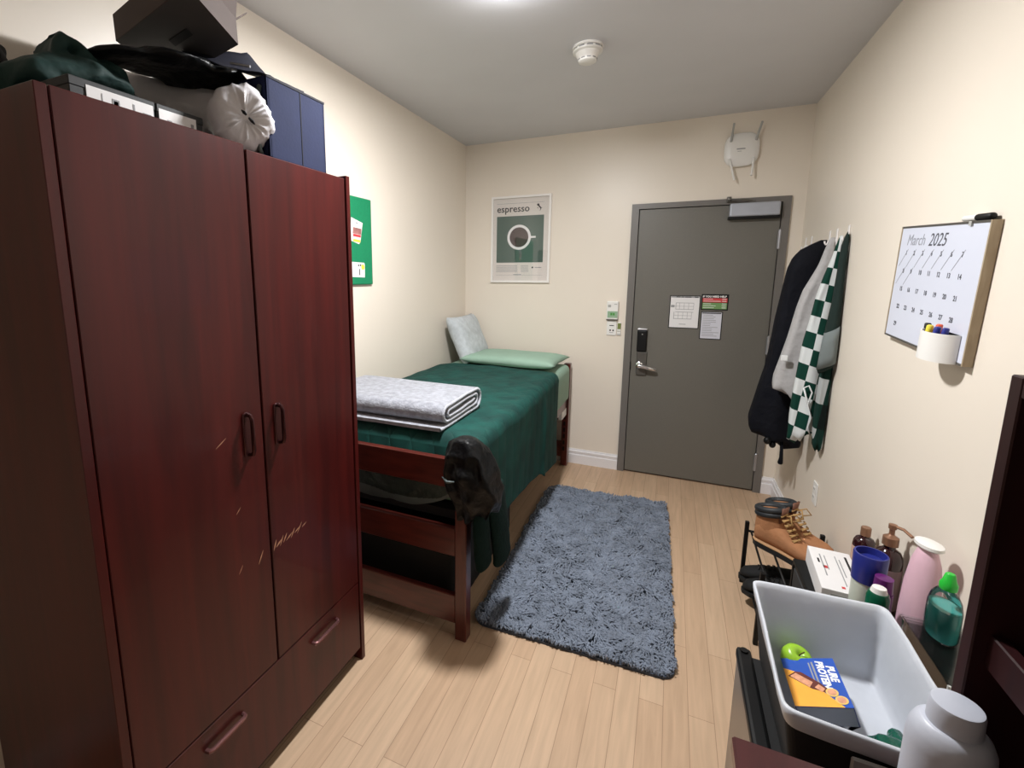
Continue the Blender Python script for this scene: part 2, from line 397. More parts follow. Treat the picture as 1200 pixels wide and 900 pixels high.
def on_back(x, z, y):      # a page lying on the back wall, facing the room
    return Matrix(((1, 0, 0, x), (0, 0, -1, y), (0, 1, 0, z), (0, 0, 0, 1)))
def on_right(y, z, x):     # a page on the right wall: text runs towards -y
    return Matrix(((0, 0, -1, x), (-1, 0, 0, y), (0, 1, 0, z), (0, 0, 0, 1)))
def on_left(y, z, x):      # a page facing +x: text runs towards +y
    return Matrix(((0, 0, 1, x), (1, 0, 0, y), (0, 1, 0, z), (0, 0, 0, 1)))

# ------------------------------------------------------------------ room shell
DX0, DX1, DH = 1.356, 2.347, 2.083
b = MB(); b.box((-0.1, FRONT - 0.1, -0.1), (W + 0.1, 0.2, 0.0)); struct(b.build('floor', 'floor'), 'pale oak plank floor running towards the door', 'floor')
b = MB(); b.box((-0.1, FRONT - 0.1, H), (W + 0.1, 0.2, H + 0.1)); struct(b.build('ceiling', 'ceiling'), 'plain grey painted ceiling with a smoke detector', 'ceiling')
b = MB(); b.box((-0.1, FRONT - 0.1, 0), (0, 0.1, H)); struct(b.build('wall_left', 'wall'), 'cream wall behind the bed and wardrobe', 'wall')
b = MB(); b.box((W, FRONT - 0.1, 0), (W + 0.1, 0.1, H)); struct(b.build('wall_right', 'wall'), 'cream wall carrying the whiteboard and coat hooks', 'wall')
b = MB(); b.box((0, FRONT - 0.1, 0), (W, FRONT, H)); struct(b.build('wall_front', 'wall'))
b = MB(); b.box((0, 0, 0), (DX0, 0.1, H)); b.box((DX1, 0, 0), (W, 0.1, H)); b.box((DX0, 0, DH), (DX1, 0.1, H))
struct(b.build('wall_back', 'wall'), 'cream end wall around the grey door', 'wall')
def skirting(name, p0, p1, inward):
    """stepped white baseboard between two floor points"""
    p0, p1, n = V(p0), V(p1), V(inward)
    prof = [(0.0, 0.0), (0.016, 0.0), (0.016, 0.075), (0.011, 0.079), (0.011, 0.092), (0.0145, 0.095), (0.0145, 0.108), (0.008, 0.113), (0.006, 0.124), (0.0, 0.124)]
    b = MB(); b.rings([[p + n * d + V((0, 0, h)) for d, h in prof] for p in (p0, p1)])
    return struct(b.build(name, 'white_trim'))
skirting('baseboard_back', (0, 0, 0), (DX0 - 0.002, 0, 0), (0, -1, 0))
skirting('baseboard_back.001', (DX1 + 0.002, 0, 0), (W, 0, 0), (0, -1, 0))
skirting('baseboard_right', (W, 0, 0), (W, FRONT, 0), (-1, 0, 0))
skirting('baseboard_left', (0, 0, 0), (0, FRONT, 0), (1, 0, 0))

# ------------------------------------------------------------------ door
d = thing('door_1', (1.85, 0, 0), 'grey metal door in a grey frame in the end wall', 'door'); d['kind'] = 'structure'
b = MB()
b.box((DX0, -0.018, 0), (DX0 + 0.05, 0.1, DH)); b.box((DX1 - 0.047, -0.018, 0), (DX1, 0.1, DH)); b.box((DX0 + 0.05, -0.018, DH - 0.037), (DX1 - 0.047, 0.1, DH))
b.build('door_frame', 'door_frame', d)
b = MB(); b.box((DX0 + 0.0545, -0.006, 0.012), (DX1 - 0.0505, 0.04, DH - 0.0415), 0.002, 1); b.build('door_leaf', 'door', d)
b = MB(); b.box((DX0 + 0.05, 0.03, 0.0), (DX1 - 0.047, 0.045, DH - 0.037)); b.build('door_seal', 'gap', d)
lk = MB(); lk.box((1.452, -0.022, 0.80), (1.526, -0.006, 0.985), 0.006); esc = lk.build('lock_plate', 'steel_dark', d)
lk = MB(); lk.box((1.448, -0.034, 0.985), (1.518, -0.006, 1.15), 0.008); rd = lk.build('card_reader', 'black', d); rd['label'] = 'black card reader above the lever'
lk = MB(); lk.box((1.448, -0.036, 1.15), (1.518, -0.006, 1.165), 0.005); lk.build('reader_cap', 'chrome', rd)
lk = MB(); lk.lathe([(0.0, 0), (0.004, 0), (0.004, 0.002), (0, 0.002)], on_back(1.484, 1.12, -0.034), 10); lk.build('indicator_light', 'grey_plastic', rd)
lk = MB(); lk.lathe([(0.026, 0), (0.026, 0.010), (0.017, 0.014), (0.013, 0.045), (0.0, 0.046)], on_back(1.475, 0.880, -0.022), 24)
lk.tube([(1.475, -0.062, 0.880), (1.500, -0.066, 0.877), (1.54, -0.066, 0.869), (1.575, -0.060, 0.860), (1.592, -0.052, 0.856)], 0.014, 12, [1.15, 1.1, 1, 0.95, 0.8])
lv = lk.build('lever_handle', 'chrome', d, smooth=True, auto=40); lv['label'] = 'bright chrome lever'
cl = MB(); cl.box((1.990, -0.075, 1.957), (2.280, -0.006, 2.045), 0.008); cb_ = cl.build('door_closer', 'closer', d)
cl = MB(); cl.box((1.985, -0.060, 1.943), (2.285, -0.006, 1.9575)); cl.build('closer_base', 'black', cb_)
cl = MB(); cl.box((2.10, -0.055, 2.045), (2.14, -0.03, 2.062), 0.004); cl.tube([(2.12, -0.045, 2.058), (2.05, -0.075, 2.066), (1.985, -0.05, 2.072)], 0.008, 8)
cl.lathe([(0.0, 0), (0.014, 0), (0.014, 0.02), (0.009, 0.03), (0, 0.032)], on_back(1.982, 2.075, -0.04), 16); cl.box((1.968, -0.045, 2.058), (1.996, -0.018, 2.094), 0.004)
cl.build('closer_arm', 'steel_dark', cb_)
for z0 in (1.74, 1.02, 0.165):
    hg = MB(); hg.lathe([(0.007, 0), (0.007, 0.125), (0.004, 0.13), (0, 0.13)], Matrix.Translation((DX1 - 0.049, -0.022, z0)), 12)
    hg.box((DX1 - 0.058, -0.0195, z0 + 0.002), (DX1 - 0.040, -0.017, z0 + 0.123)); hg.build('hinge', 'steel', d)
b = MB(); b.box((DX0 + 0.051, -0.021, 0.84), (DX0 + 0.057, -0.008, 0.90)); b.build('strike_plate', 'gap', d)

# notices on the door
def notice(name, x0, z0, x1, z1, label, mat='paper'):
    t = thing(name, ((x0 + x1) / 2, -0.0065, z0), label, 'notice', 'notices on the door')
    p = MB(); p.box((x0 - 0.006, -0.0080, z0 - 0.006), (x1 + 0.006, -0.0065, z1 + 0.006)); p.build('backing', 'black', t)
    p = MB(); p.box((x0, -0.0090, z0), (x1, -0.0080, z1)); p.build('sheet', mat, t)
    return t
YN = -0.0093
t = notice('evacuation_notice', 1.664, 1.182, 1.855, 1.412, 'white evacuation floor plan sheet on the door, largest of the notices')
p = MB(); p.use('grey_ink'); p.box((1.666, YN, 1.402), (1.853, -0.009, 1.411)); p.use('ink')
p.box((1.70, YN - 0.0002, 1.4035), (1.728, YN, 1.4095)); p.box((1.733, YN - 0.0002, 1.4035), (1.752, YN, 1.4095)); p.box((1.757, YN - 0.0002, 1.4035), (1.80, YN, 1.4095)); p.box((1.822, YN - 0.0002, 1.4035), (1.845, YN, 1.4095))
p.use('grey_ink')
for (xa, za, xb, zb) in ((1.70, 1.315, 1.82, 1.318), (1.70, 1.362, 1.82, 1.365), (1.70, 1.318, 1.703, 1.362), (1.818, 1.318, 1.82, 1.362), (1.69, 1.245, 1.81, 1.248), (1.70, 1.295, 1.82, 1.298), (1.69, 1.245, 1.693, 1.297), (1.808, 1.248, 1.81, 1.297), (1.725, 1.318, 1.727, 1.362), (1.755, 1.318, 1.757, 1.362), (1.785, 1.318, 1.787, 1.362), (1.72, 1.248, 1.722, 1.297), (1.75, 1.248, 1.752, 1.297), (1.78, 1.248, 1.782, 1.297), (1.668, 1.33, 1.692, 1.347), (1.73, 1.205, 1.775, 1.209), (1.69, 1.338, 1.82, 1.340), (1.69, 1.27, 1.81, 1.272)):
    p.box((xa, YN, za), (xb, -0.009, zb))
p.build('printed_plan', parent=t)
t = notice('help_notice', 1.872, 1.322, 2.032, 1.424, 'black help notice with red and green panels on the door', 'black')
p = MB(); p.use('red_ink'); p.box((1.874, YN, 1.372), (2.030, -0.009, 1.402)); p.use('green_ink'); p.box((1.874, YN, 1.324), (2.030, -0.009, 1.369))
p.build('colour_panels', parent=t)
p = MB(); p.use('white_ink'); p.text('IF YOU NEED HELP', 0.0178, on_back(1.8735, 1.4075, YN), 0.0001, bold=0.0007)
for k in range(5):
    zz = (1.394, 1.379, 1.360, 1.346, 1.332)[k]; p.box((1.879, -0.0096, zz), (1.879 + (0.06, 0.11, 0.05, 0.08, 0.07)[k], YN, zz + 0.003)); p.box((1.998, -0.0096, zz), (2.024, YN, zz + 0.004))
p.build('lettering', parent=t)
t = notice('rules_notice', 1.876, 1.110, 2.004, 1.300, 'small white page of printed lines below the red and green notice', 'paper_blue')
p = MB(); p.use('ink'); p.box((1.879, YN, 1.290), (2.000, -0.009, 1.297)); p.use('grey_ink')
r2 = random.Random(3)
for k in range(13):
    zz = 1.278 - k * 0.0125; p.box((1.884, YN, zz), (1.884 + r2.uniform(0.05, 0.108), -0.009, zz + 0.0035))
p.build('printed_lines', parent=t)

# ------------------------------------------------------------------ things on the end wall
t = thing('thermostat', (1.255, 0, 1.224), 'white thermostat with a green screen beside the door', 'thermostat')
p = MB(); p.box((1.213, -0.028, 1.224), (1.299, -0.0005, 1.364), 0.005); p.build('body', 'white_plastic', t)
p = MB(); p.box((1.221, -0.0305, 1.237), (1.296, -0.027, 1.288), 0.001); s_ = p.build('screen', 'lcd', t)
p = MB(); p.box((1.243, -0.031, 1.256), (1.257, -0.0304, 1.275)); p.box((1.261, -0.031, 1.256), (1.275, -0.0304, 1.275)); p.build('digits', 'lcd_ink', s_)
p = MB(); p.box((1.223, -0.0295, 1.318), (1.245, -0.027, 1.338), 0.001); p.build('button', 'grey_plastic', t); p = MB(); p.box((1.268, -0.0295, 1.34), (1.29, -0.027, 1.345)); p.build('indicator', 'grey_plastic', t)
p = MB(); p.box((1.213, -0.024, 1.216), (1.297, -0.0005, 1.2245)); p.build('base_edge', 'steel_dark', t)
t = thing('switch_plate', (1.255, 0, 1.098), 'white switch plate directly under the thermostat', 'switch')
p = MB(); p.box((1.218, -0.010, 1.098), (1.291, -0.0005, 1.209), 0.003); p.build('plate', 'white_plastic', t)
for x in (1.240, 1.262):
    p = MB(); p.box((x, -0.013, 1.132), (x + 0.011, -0.0095, 1.143), 0.001); p.build('button', 'ink', t)
p = MB(); p.box((1.238, -0.0108, 1.172), (1.272, -0.0098, 1.178)); p.box((1.24, -0.0108, 1.118), (1.268, -0.0098, 1.1205)); p.build('lettering', 'ink', t)
t = thing('wall_sensor', (1.31, 0, 1.10), 'small olive and white card holder beside the door frame', 'sensor')
p = MB(); p.box((1.297, -0.012, 1.100), (1.325, -0.0005, 1.20), 0.003); p.build('body', 'white_plastic', t)
p = MB(); p.box((1.299, -0.014, 1.149), (1.324, -0.0115, 1.196), 0.001); p.build('panel', 'olive', t)
p = MB(); p.box((1.299, -0.0128, 1.130), (1.322, -0.0118, 1.136)); p.box((1.299, -0.0128, 1.106), (1.322, -0.0118, 1.112)); p.build('slots', 'grey_plastic', t)

# framed print
t = thing('framed_print', (0.4965, 0, 1.503), 'white framed espresso print on the end wall above the bed', 'picture')
p = MB(); fw = 0.017
p.box((0.244, -0.022, 1.503), (0.749, -0.0005, 1.503 + fw)); p.box((0.244, -0.022, 2.204 - fw), (0.749, -0.0005, 2.204))
p.box((0.244, -0.022, 1.503 + fw), (0.244 + fw, -0.0005, 2.204 - fw)); p.box((0.749 - fw, -0.022, 1.503 + fw), (0.749, -0.0005, 2.204 - fw)); p.build('frame', 'white_frame', t)
p = MB(); p.box((0.2612, -0.008, 1.5202), (0.7318, -0.0008, 2.1868)); p.build('paper', 'poster_paper', t)
YP = -0.0085
p = MB(); p.use('poster_green'); p.box((0.290, YP, 1.668), (0.690, -0.008, 2.045)); p.build('green_panel', parent=t)
def ring_prism(mb, mat, r0, r1, z0, z1, n=48):
    a = [(r1 * math.cos(2 * PI * i / n), r1 * math.sin(2 * PI * i / n)) for i in range(n)]; c = [(r0 * math.cos(2 * PI * i / n), r0 * math.sin(2 * PI * i / n)) for i in range(n)]
    R4 = [[mat @ V((x, y, z)) for x, y in q] for q, z in ((a, z0), (a, z1), (c, z1), (c, z0), (a, z0))]
    mb.rings(R4, False, False)
p = MB(); p.use('white_ink'); mt = on_back(0.4845, 1.873, -0.0085); ring_prism(p, mt, 0.080, 0.101, 0, 0.0004)
p.box((0.580, -0.009, 1.865), (0.626, -0.0085, 1.880)); cup_ = p.build('cup_outline', parent=t)
p = MB(); p.use('coffee'); p.lathe([(0.0, 0), (0.0805, 0), (0.0805, 0.0003), (0, 0.0003)], mt, 40); p.build('coffee', parent=t)
p = MB(); p.use('ink'); [p.text('espresso', 0.0765, on_back(0.288 + dx_, 2.078 + dz_, YP - 0.00002 * i_), 0.0002, spacing=1.03) for i_, (dx_, dz_) in enumerate(((0, 0), (0.0014, 0), (0.0028, 0), (0.0014, 0.0009), (0.0014, -0.0009)))]
p.prism([(0, 0.048), (0.010, 0.052), (0.017, 0.046), (0.017, 0.038), (0.030, 0.022), (0.040, 0.016), (0.036, 0.012), (0.031, 0.013), (0.033, 0.004), (0.027, 0.0), (0.026, 0.012), (0.010, 0.030), (0.002, 0.036), (-0.004, 0.040)], on_back(0.632, 2.083, -0.008), 0, 0.0005)
p.prism([(0, 0.014), (0.006, 0.014), (0.006, 0.022), (0, 0.022)], on_back(0.634, 2.083, -0.008), 0, 0.0005)
p.prism([(0.016, -0.002), (0.026, 0.0), (0.024, -0.005)], on_back(0.634, 2.083, -0.008), 0, 0.0005)
p.use('grey_ink')
for k in range(5): p.box((0.289, YP, 1.640 - k * 0.012), (0.475, -0.008, 1.6435 - k * 0.012))
for k in range(5): p.box((0.505, YP, 1.640 - k * 0.012), (0.57, -0.008, 1.643 - k * 0.012))
p.box((0.289, YP, 1.564), (0.69, -0.008, 1.5655)); p.box((0.44, YP, 1.566), (0.51, -0.008, 1.571)); p.box((0.289, YP, 2.145), (0.69, -0.008, 2.147)); p.box((0.625, YP, 1.624), (0.68, -0.008, 1.629))
p.use('ink'); p.lathe([(0, 0), (0.007, 0), (0.007, 0.0005), (0, 0.0005)], on_back(0.605, 1.627, -0.008), 16); p.build('lettering', parent=t)
p = MB(); p.box((0.2615, -0.0145, 1.5205), (0.7315, -0.0125, 2.1865)); p.build('glass', 'glass', t)

# wifi access point over the door
t = thing('access_point', (2.03, 0, 2.285), 'round white wireless access point with four aerials above the door', 'router')
p = MB(); oct_ = []
for i in range(48):
    a = 2 * PI * i / 48; e = 3.0
    c, s = math.cos(a), math.sin(a); rr = 1.0 / ((abs(c) ** e + abs(s) ** e) ** (1 / e)); oct_.append((0.104 * rr * c, 0.109 * rr * s))
mt = on_back(2.03, 2.397, -0.0005)
p.rings([[mt @ V((x * k, y * k, z)) for x, y in oct_] for k, z in ((0.9, 0), (0.98, 0.010), (1.0, 0.022), (0.98, 0.031), (0.93, 0.036), (0.5, 0.040))])
p.build('body', 'white_plastic', t, smooth=True, auto=50)
p = MB(); p.prism([(0, 0), (0.022, 0), (0.03, 0.022), (0.004, 0.022)], on_back(2.004, 2.424, -0.0395), 0, 0.0008); p.box((2.0, -0.0408, 2.397), (2.05, -0.0398, 2.404)); p.box((2.006, -0.0408, 2.384), (2.03, -0.0398, 2.387)); p.build('logo', 'grey_ink', t)
for (bx, bz, tx, tz) in ((1.963, 2.452, 1.970, 2.563), (2.108, 2.449, 2.131, 2.556), (1.962, 2.342, 2.000, 2.198), (2.104, 2.340, 2.097, 2.220)):
    p = MB(); p.tube([(bx, -0.020, bz), (bx, -0.038, bz), (tx, -0.062, tz)], 0.0075, 10, [1, 1, 0.85]); p.build('aerial', 'grey_plastic' if bz > 2.4 else 'white_plastic', t, smooth=True, auto=50)

# ------------------------------------------------------------------ ceiling fittings
t = thing('smoke_detector', (1.225, -1.362, H), 'round white smoke detector on the ceiling', 'smoke detector')
mt = Matrix.Translation((1.225, -1.362, H)) @ Matrix.Rotation(PI, 4, 'X')
p = MB(); p.lathe([(0.0, 0.0005), (0.070, 0.0005), (0.072, 0.008), (0.070, 0.011), (0.062, 0.012), (0.062, 0.020), (0.070, 0.021), (0.069, 0.027), (0.060, 0.031), (0.0, 0.031)], mt, 40); p.build('base', 'white_plastic', t, smooth=True, auto=35)
p = MB(); p.lathe([(0.0, 0.031), (0.056, 0.031), (0.052, 0.044), (0.047, 0.050), (0.045, 0.056), (0.042, 0.068), (0.036, 0.072), (0, 0.072)], mt, 40); p.build('chamber', 'white_plastic', t, smooth=True, auto=35)
p = MB()
for k in range(10):
    a = 2 * PI * k / 10; p.obox(mt @ Matrix.Rotation(a, 4, 'Z') @ Matrix.Translation((0.0625, 0, 0.016)), (0.003, 0.026, 0.006)); p.obox(mt @ Matrix.Rotation(a, 4, 'Z') @ Matrix.Translation((0.0435, 0, 0.060)), (0.003, 0.018, 0.004))
p.build('vents', 'grey_ink', t)
LX, LY = 1.05, -2.07
t = thing('ceiling_lamp', (LX, LY, H), 'round white flush ceiling lamp between the smoke detector and wardrobe', 'lamp')
mt = Matrix.Translation((LX, LY, H)) @ Matrix.Rotation(PI, 4, 'X')
p = MB(); p.lathe([(0.0, 0.0005), (0.105, 0.0005), (0.105, 0.014), (0.0, 0.014)], mt, 40); p.build('base', 'white_plastic', t)
p = MB(); p.lathe([(0.098, 0.0145), (0.100, 0.022), (0.094, 0.034), (0.070, 0.042), (0.036, 0.045), (0, 0.046)], mt, 40); p.build('diffuser', 'lamp_glass', t, smooth=True)

# ------------------------------------------------------------------ wardrobe
WX, WY0, WY1, WZ = 0.6155, -3.348, -2.442, 1.898
t = thing('wardrobe', (0.31, (WY0 + WY1) / 2, 0), 'tall mahogany two door wardrobe with a bottom drawer against the wall', 'wardrobe')
p = MB(); TH = 0.021
p.box((0.012, WY0, 0.0), (WX, WY0 + TH, WZ), 0.0015, 1); p.build('side_panel', 'mahogany', t); p = MB(); p.box((0.012, WY1 - TH, 0.0), (WX, WY1, WZ), 0.0015, 1); p.build('side_panel', 'mahogany', t)
p = MB(); p.box((0.012, WY0 + TH, WZ - 0.03), (WX - 0.028, WY1 - TH, WZ - 0.008)); p.box((0.012, WY0 + TH, 0.05), (WX - 0.03, WY1 - TH, 0.07)); p.box((0.012, WY0 + TH, 0.07), (0.022, WY1 - TH, WZ - 0.03)); p.box((WX - 0.05, WY0 + TH, 0.335), (WX - 0.03, WY1 - TH, 0.352)); p.build('carcass', 'mahogany_dark', t)
p = MB(); p.box((WX - 0.06, WY0 + TH, 0.0), (WX - 0.045, WY1 - TH, 0.055)); p.build('plinth', 'gap', t)
YM = -2.887
def wdoor(y0, y1, z1, py):
    q = MB(); q.box((WX - 0.024, y0, 0.353), (WX - 0.003, y1, z1), 0.002, 1); dr = q.build('door', 'mahogany', t)
    q = MB(); q.tube([(WX - 0.004, py, 1.056), (WX + 0.016, py, 1.060), (WX + 0.020, py, 1.072), (WX + 0.020, py, 1.158), (WX + 0.016, py, 1.170), (WX - 0.004, py, 1.174)], 0.0062, 8); q.box((WX - 0.0035, py - 0.014, 1.052), (WX + 0.001, py + 0.014, 1.178), 0.002, 1)
    q.build('handle', 'pull', dr, smooth=True, auto=40)
    return dr
d1 = wdoor(WY0 + TH + 0.004, YM - 0.003, WZ + 0.001, -2.945)
d2 = wdoor(YM + 0.003, WY1 - TH - 0.005, WZ - 0.010, -2.832)
p = MB()
def scr(y0, z0, y1, z1, w=0.0022):
    a = V((WX - 0.0028, y0, z0)); c = V((WX - 0.0028, y1, z1)); n = (c - a).normalized().cross(V((1, 0, 0))) * w * 0.5
    x = V((0.0004, 0, 0)); p.rings([[a + n * .2, a - n * .2, a - n * .2 + x, a + n * .2 + x], [(a + c) / 2 + n, (a + c) / 2 - n, (a + c) / 2 - n + x, (a + c) / 2 + n + x], [c + n * .2, c - n * .2, c - n * .2 + x, c + n * .2 + x]])
scr(-2.937, 0.712, -2.918, 0.747, 0.004); scr(-3.046, 1.107, -3.014, 1.126); scr(-3.006, 0.722, -2.992, 0.742); scr(-3.00, 0.90, -2.985, 0.915)
p.build('scratches', 'scratch', d1)
p = MB()
for (a0, b0, a1, b1, w) in ((-2.878, 0.722, -2.866, 0.752, .005), (-2.868, 0.728, -2.846, 0.742, .006), (-2.852, 0.724, -2.838, 0.752, .004), (-2.838, 0.728, -2.822, 0.752, .005), (-2.826, 0.728, -2.800, 0.742, .004), (-2.806, 0.726, -2.788, 0.752, .004), (-2.790, 0.735, -2.765, 0.745, .003), (-2.778, 0.728, -2.756, 0.756, .003), (-2.755, 0.738, -2.735, 0.746, .002)): scr(a0, b0, a1, b1, w)
p.build('scratches', 'scratch', d2)
p = MB(); p.box((WX - 0.024, WY0 + TH + 0.004, 0.060), (WX - 0.003, WY1 - TH - 0.005, 0.349), 0.002, 1); dw = p.build('drawer', 'mahogany', t)
for ya, yb in ((-2.735, -2.607), (-3.150, -3.030)):
    p = MB(); zc = 0.291; p.tube([(WX - 0.004, ya, zc), (WX + 0.008, ya + 0.002, zc), (WX + 0.012, ya + 0.010, zc), (WX + 0.012, yb - 0.010, zc), (WX + 0.008, yb - 0.002, zc), (WX - 0.004, yb, zc)], 0.0065, 8); p.build('handle', 'pull_pale', dw, smooth=True, auto=40)

# ------------------------------------------------------------------ things on the wardrobe
ZT = WZ - 0.008
def flat_box(y0, y1, label, ly0, ly1, txt):
    tt = thing('shoe_box', (0.39, (y0 + y1) / 2, ZT), label, 'box', 'flat black boxes on the wardrobe')
    q = MB(); q.box((0.20, y0, ZT), (0.48, y1, ZT + 0.068), 0.002, 1); q.build('body', 'shoebox', tt)
    q = MB(); q.box((0.198, y0 - 0.001, ZT + 0.066), (0.4815, y1 + 0.001, ZT + 0.086), 0.002, 1); q.build('lid', 'shoebox', tt)
    q = MB(); q.box((0.4805, ly0, ZT + 0.006), (0.4825, ly1, ZT + 0.075)); lb = q.build('label', 'paper', tt)
    q = MB(); mt = on_left(ly0, ZT, 0.4825)
    for k, (a, w, z0, h) in enumerate(txt): q.box((0.4825, ly0 + a, ZT + z0), (0.4832, ly0 + a + w, ZT + z0 + h))
    q.build('print', 'grey_ink', lb)
flat_box(-3.219, -3.035, 'flat black box with a wide white label at the wardrobe front', -3.187, -3.040, [(0.03, 0.002, 0.05, 0.016), (0.052, 0.016, 0.044, 0.018), (0.055, 0.010, 0.048, 0.010), (0.076, 0.006, 0.040, 0.010), (0.098, 0.004, 0.044, 0.02), (0.12, 0.02, 0.05, 0.002)])
flat_box(-3.030, -2.903, 'flat black box with a short white label beside the plastic wrapped roll', -3.026, -2.925, [(0.02, 0.012, 0.05, 0.003), (0.02, 0.012, 0.043, 0.003), (0.028, 0.01, 0.036, 0.003), (0.085, 0.008, 0.03, 0.03)])
CRUMPLE = bpy.data.textures.new('crumpled_film', 'MUSGRAVE'); CRUMPLE.musgrave_type = 'RIDGED_MULTIFRACTAL'; CRUMPLE.noise_scale = 0.10; CRUMPLE.octaves = 2.2; CRUMPLE.noise_intensity = 0.5
# plastic wrapped roll
t = thing('wrapped_roll', (0.38, -2.88, ZT), 'bundle rolled in crinkled white plastic lying behind the flat boxes', 'roll')
RP = [V((0.572, -2.835, 1.988)), V((0.50, -2.800, 1.995)), V((0.40, -2.790, 2.015)), V((0.28, -2.825, 2.045)), V((0.17, -2.890, 2.080)), V((0.09, -2.950, 2.110))]
def rpath(s_):
    k = min(s_ * (len(RP) - 1), len(RP) - 1.0001); i = int(k); f_ = k - i
    p0_, p1_, p2_, p3_ = RP[max(i - 1, 0)], RP[i], RP[i + 1], RP[min(i + 2, len(RP) - 1)]
    return 0.5 * ((2 * p1_) + (p2_ - p0_) * f_ + (2 * p0_ - 5 * p1_ + 4 * p2_ - p3_) * f_ ** 2 + (3 * p1_ - p0_ - 3 * p2_ + p3_) * f_ ** 3)
p = MB(); rs = []
for i in range(41):
    s = i / 40; c = rpath(s); ax = (rpath(min(1, s + 0.02)) - rpath(max(0, s - 0.02))).normalized()
    e1 = V((0, 0, 1)); e1 = (e1 - ax * e1.dot(ax)).normalized(); e2 = ax.cross(e1)
    r = 0.092 * (1 - 0.36 * s)
    if s < 0.15: r *= 0.10 + 0.90 * math.sqrt(max(0.0, 1 - (1 - s / 0.15) ** 2))
    if s > 0.88: r *= math.sqrt(max(0.02, 1 - ((s - 0.88) / 0.12) ** 2))
    pl_ = math.exp(-(s / 0.16) ** 2)
    ring = []
    for k in range(64):
        a = 2 * PI * k / 64; d_ = e1 * math.cos(a) + e2 * math.sin(a)
        n = noise.noise(V((s * 5, math.cos(a) * 1.2, math.sin(a) * 1.2))) * 0.010 + (0.35 - abs(noise.noise(V((math.cos(a) * 3.4, math.sin(a) * 3.4, s * 2.0))))) * (0.022 * pl_ + 0.004)
        ring.append(c + d_ * max(0.005, r + n * min(1, r / 0.05)) - ax * (0.020 * pl_ * abs(noise.noise(V((math.cos(a) * 3.4, math.sin(a) * 3.4, s * 2.0)))) if s > 0.005 else -0.016))
    rs.append(ring)
p.rings(rs); p.build('plastic_wrap', 'wrap', t, smooth=True, mods=[('DISPLACE', dict(texture=CRUMPLE, strength=0.012, mid_level=0.5, texture_coords='LOCAL'))])
ax0 = (RP[1] - RP[0]).normalized(); f1 = (V((0, 0, 1)) - ax0 * ax0.z).normalized(); f2 = ax0.cross(f1)
for a0, l0 in ((2.2, 0.026), (-0.7, 0.020)):
    dd = f1 * math.cos(a0) + f2 * math.sin(a0); c = RP[0] - ax0 * 0.004
    p = MB(); p.tube([c + dd * 0.004, c + dd * l0 * 0.6 + ax0 * 0.002, c + dd * l0 + ax0 * 0.008], 0.005, 6, [0.6, 1.0, 0.3]); p.build('gathered_slit', 'gap', t)
# black satin bag and green jacket
FOLDS = bpy.data.textures.new('cloth_folds', 'MUSGRAVE'); FOLDS.musgrave_type = 'RIDGED_MULTIFRACTAL'; FOLDS.noise_scale = 0.12; FOLDS.octaves = 1.3; FOLDS.noise_intensity = 0.5
def drape(name, mat, loc, ctrl, label, cat, seed, amp=0.16):
    """soft heap: overlapping lobes merged to one skin"""
    q = MB()
    for (c, r, rz) in ctrl: q.blob(c, r, amp, 9.0, seed + c[1] * 3, 4, rot=Matrix.Rotation(R(rz[0]), 3, 'X') @ Matrix.Rotation(R(rz[1]), 3, 'Y') @ Matrix.Rotation(R(rz[2]), 3, 'Z'))
    o = q.build(name, mat, None, True, loc, [('REMESH', dict(mode='VOXEL', voxel_size=0.008, use_smooth_shade=True)), ('DISPLACE', dict(texture=FOLDS, strength=0.03, mid_level=0.5, texture_coords='LOCAL')), ('SMOOTH', dict(factor=0.5, iterations=3))])
    return tag(o, label, cat)
drape('satin_bag', 'black_jacket', (0.36, -2.85, 2.05), [((0.37, -2.80, 2.125), (0.13, 0.105, 0.034), (10, 0, 0)), ((0.36, -2.92, 2.125), (0.13, 0.12, 0.030), (8, 0, 10)), ((0.33, -3.02, 2.105), (0.11, 0.08, 0.024), (8, 0, 0)), ((0.40, -2.745, 2.115), (0.10, 0.05, 0.042), (0, 0, 0))],
      'shiny black satin bag slumped over the plastic wrapped roll', 'bag', 2.0)
q = MB()
q.blob((0.27, -3.10, 2.030), (0.13, 0.13, 0.055), 0.2, 8, 4.0); q.blob((0.26, -3.20, 2.005), (0.11, 0.06, 0.05), 0.2, 8, 5.0); q.blob((0.25, -3.03, 2.055), (0.10, 0.06, 0.035), 0.2, 8, 6.0)
q.blob((0.27, -3.145, 2.085), (0.07, 0.022, 0.062), 0.15, 8, 7.0, rot=Matrix.Rotation(R(-22), 3, 'X')); q.blob((0.27, -3.085, 2.075), (0.09, 0.02, 0.07), 0.15, 8, 8.0, rot=Matrix.Rotation(R(38), 3, 'X')); q.blob((0.26, -3.02, 2.075), (0.09, 0.10, 0.022), 0.2, 8, 9.0, rot=Matrix.Rotation(R(-28), 3, 'X'))
tag(q.build('green_jacket', 'green_satin', None, True, (0.27, -3.1, 1.98), [('REMESH', dict(mode='VOXEL', voxel_size=0.007, use_smooth_shade=True)), ('DISPLACE', dict(texture=FOLDS, strength=0.045, mid_level=0.5, texture_coords='LOCAL')), ('SMOOTH', dict(factor=0.5, iterations=2))]), 'dark green jacket heaped on top of the flat black boxes', 'jacket')
t = thing('fleece_hat', (0.12, -3.25, ZT), 'fuzzy black fleece bundle at the wall end of the wardrobe top', 'hat')
q = MB(); q.blob((0.12, -3.245, 1.995), (0.11, 0.085, 0.092), 0.35, 16, 11.0, 5); q.blob((0.13, -3.21, 2.075), (0.045, 0.045, 0.05), 0.4, 18, 12.0, 4); q.build('fleece', 'black_matte', t, smooth=True)
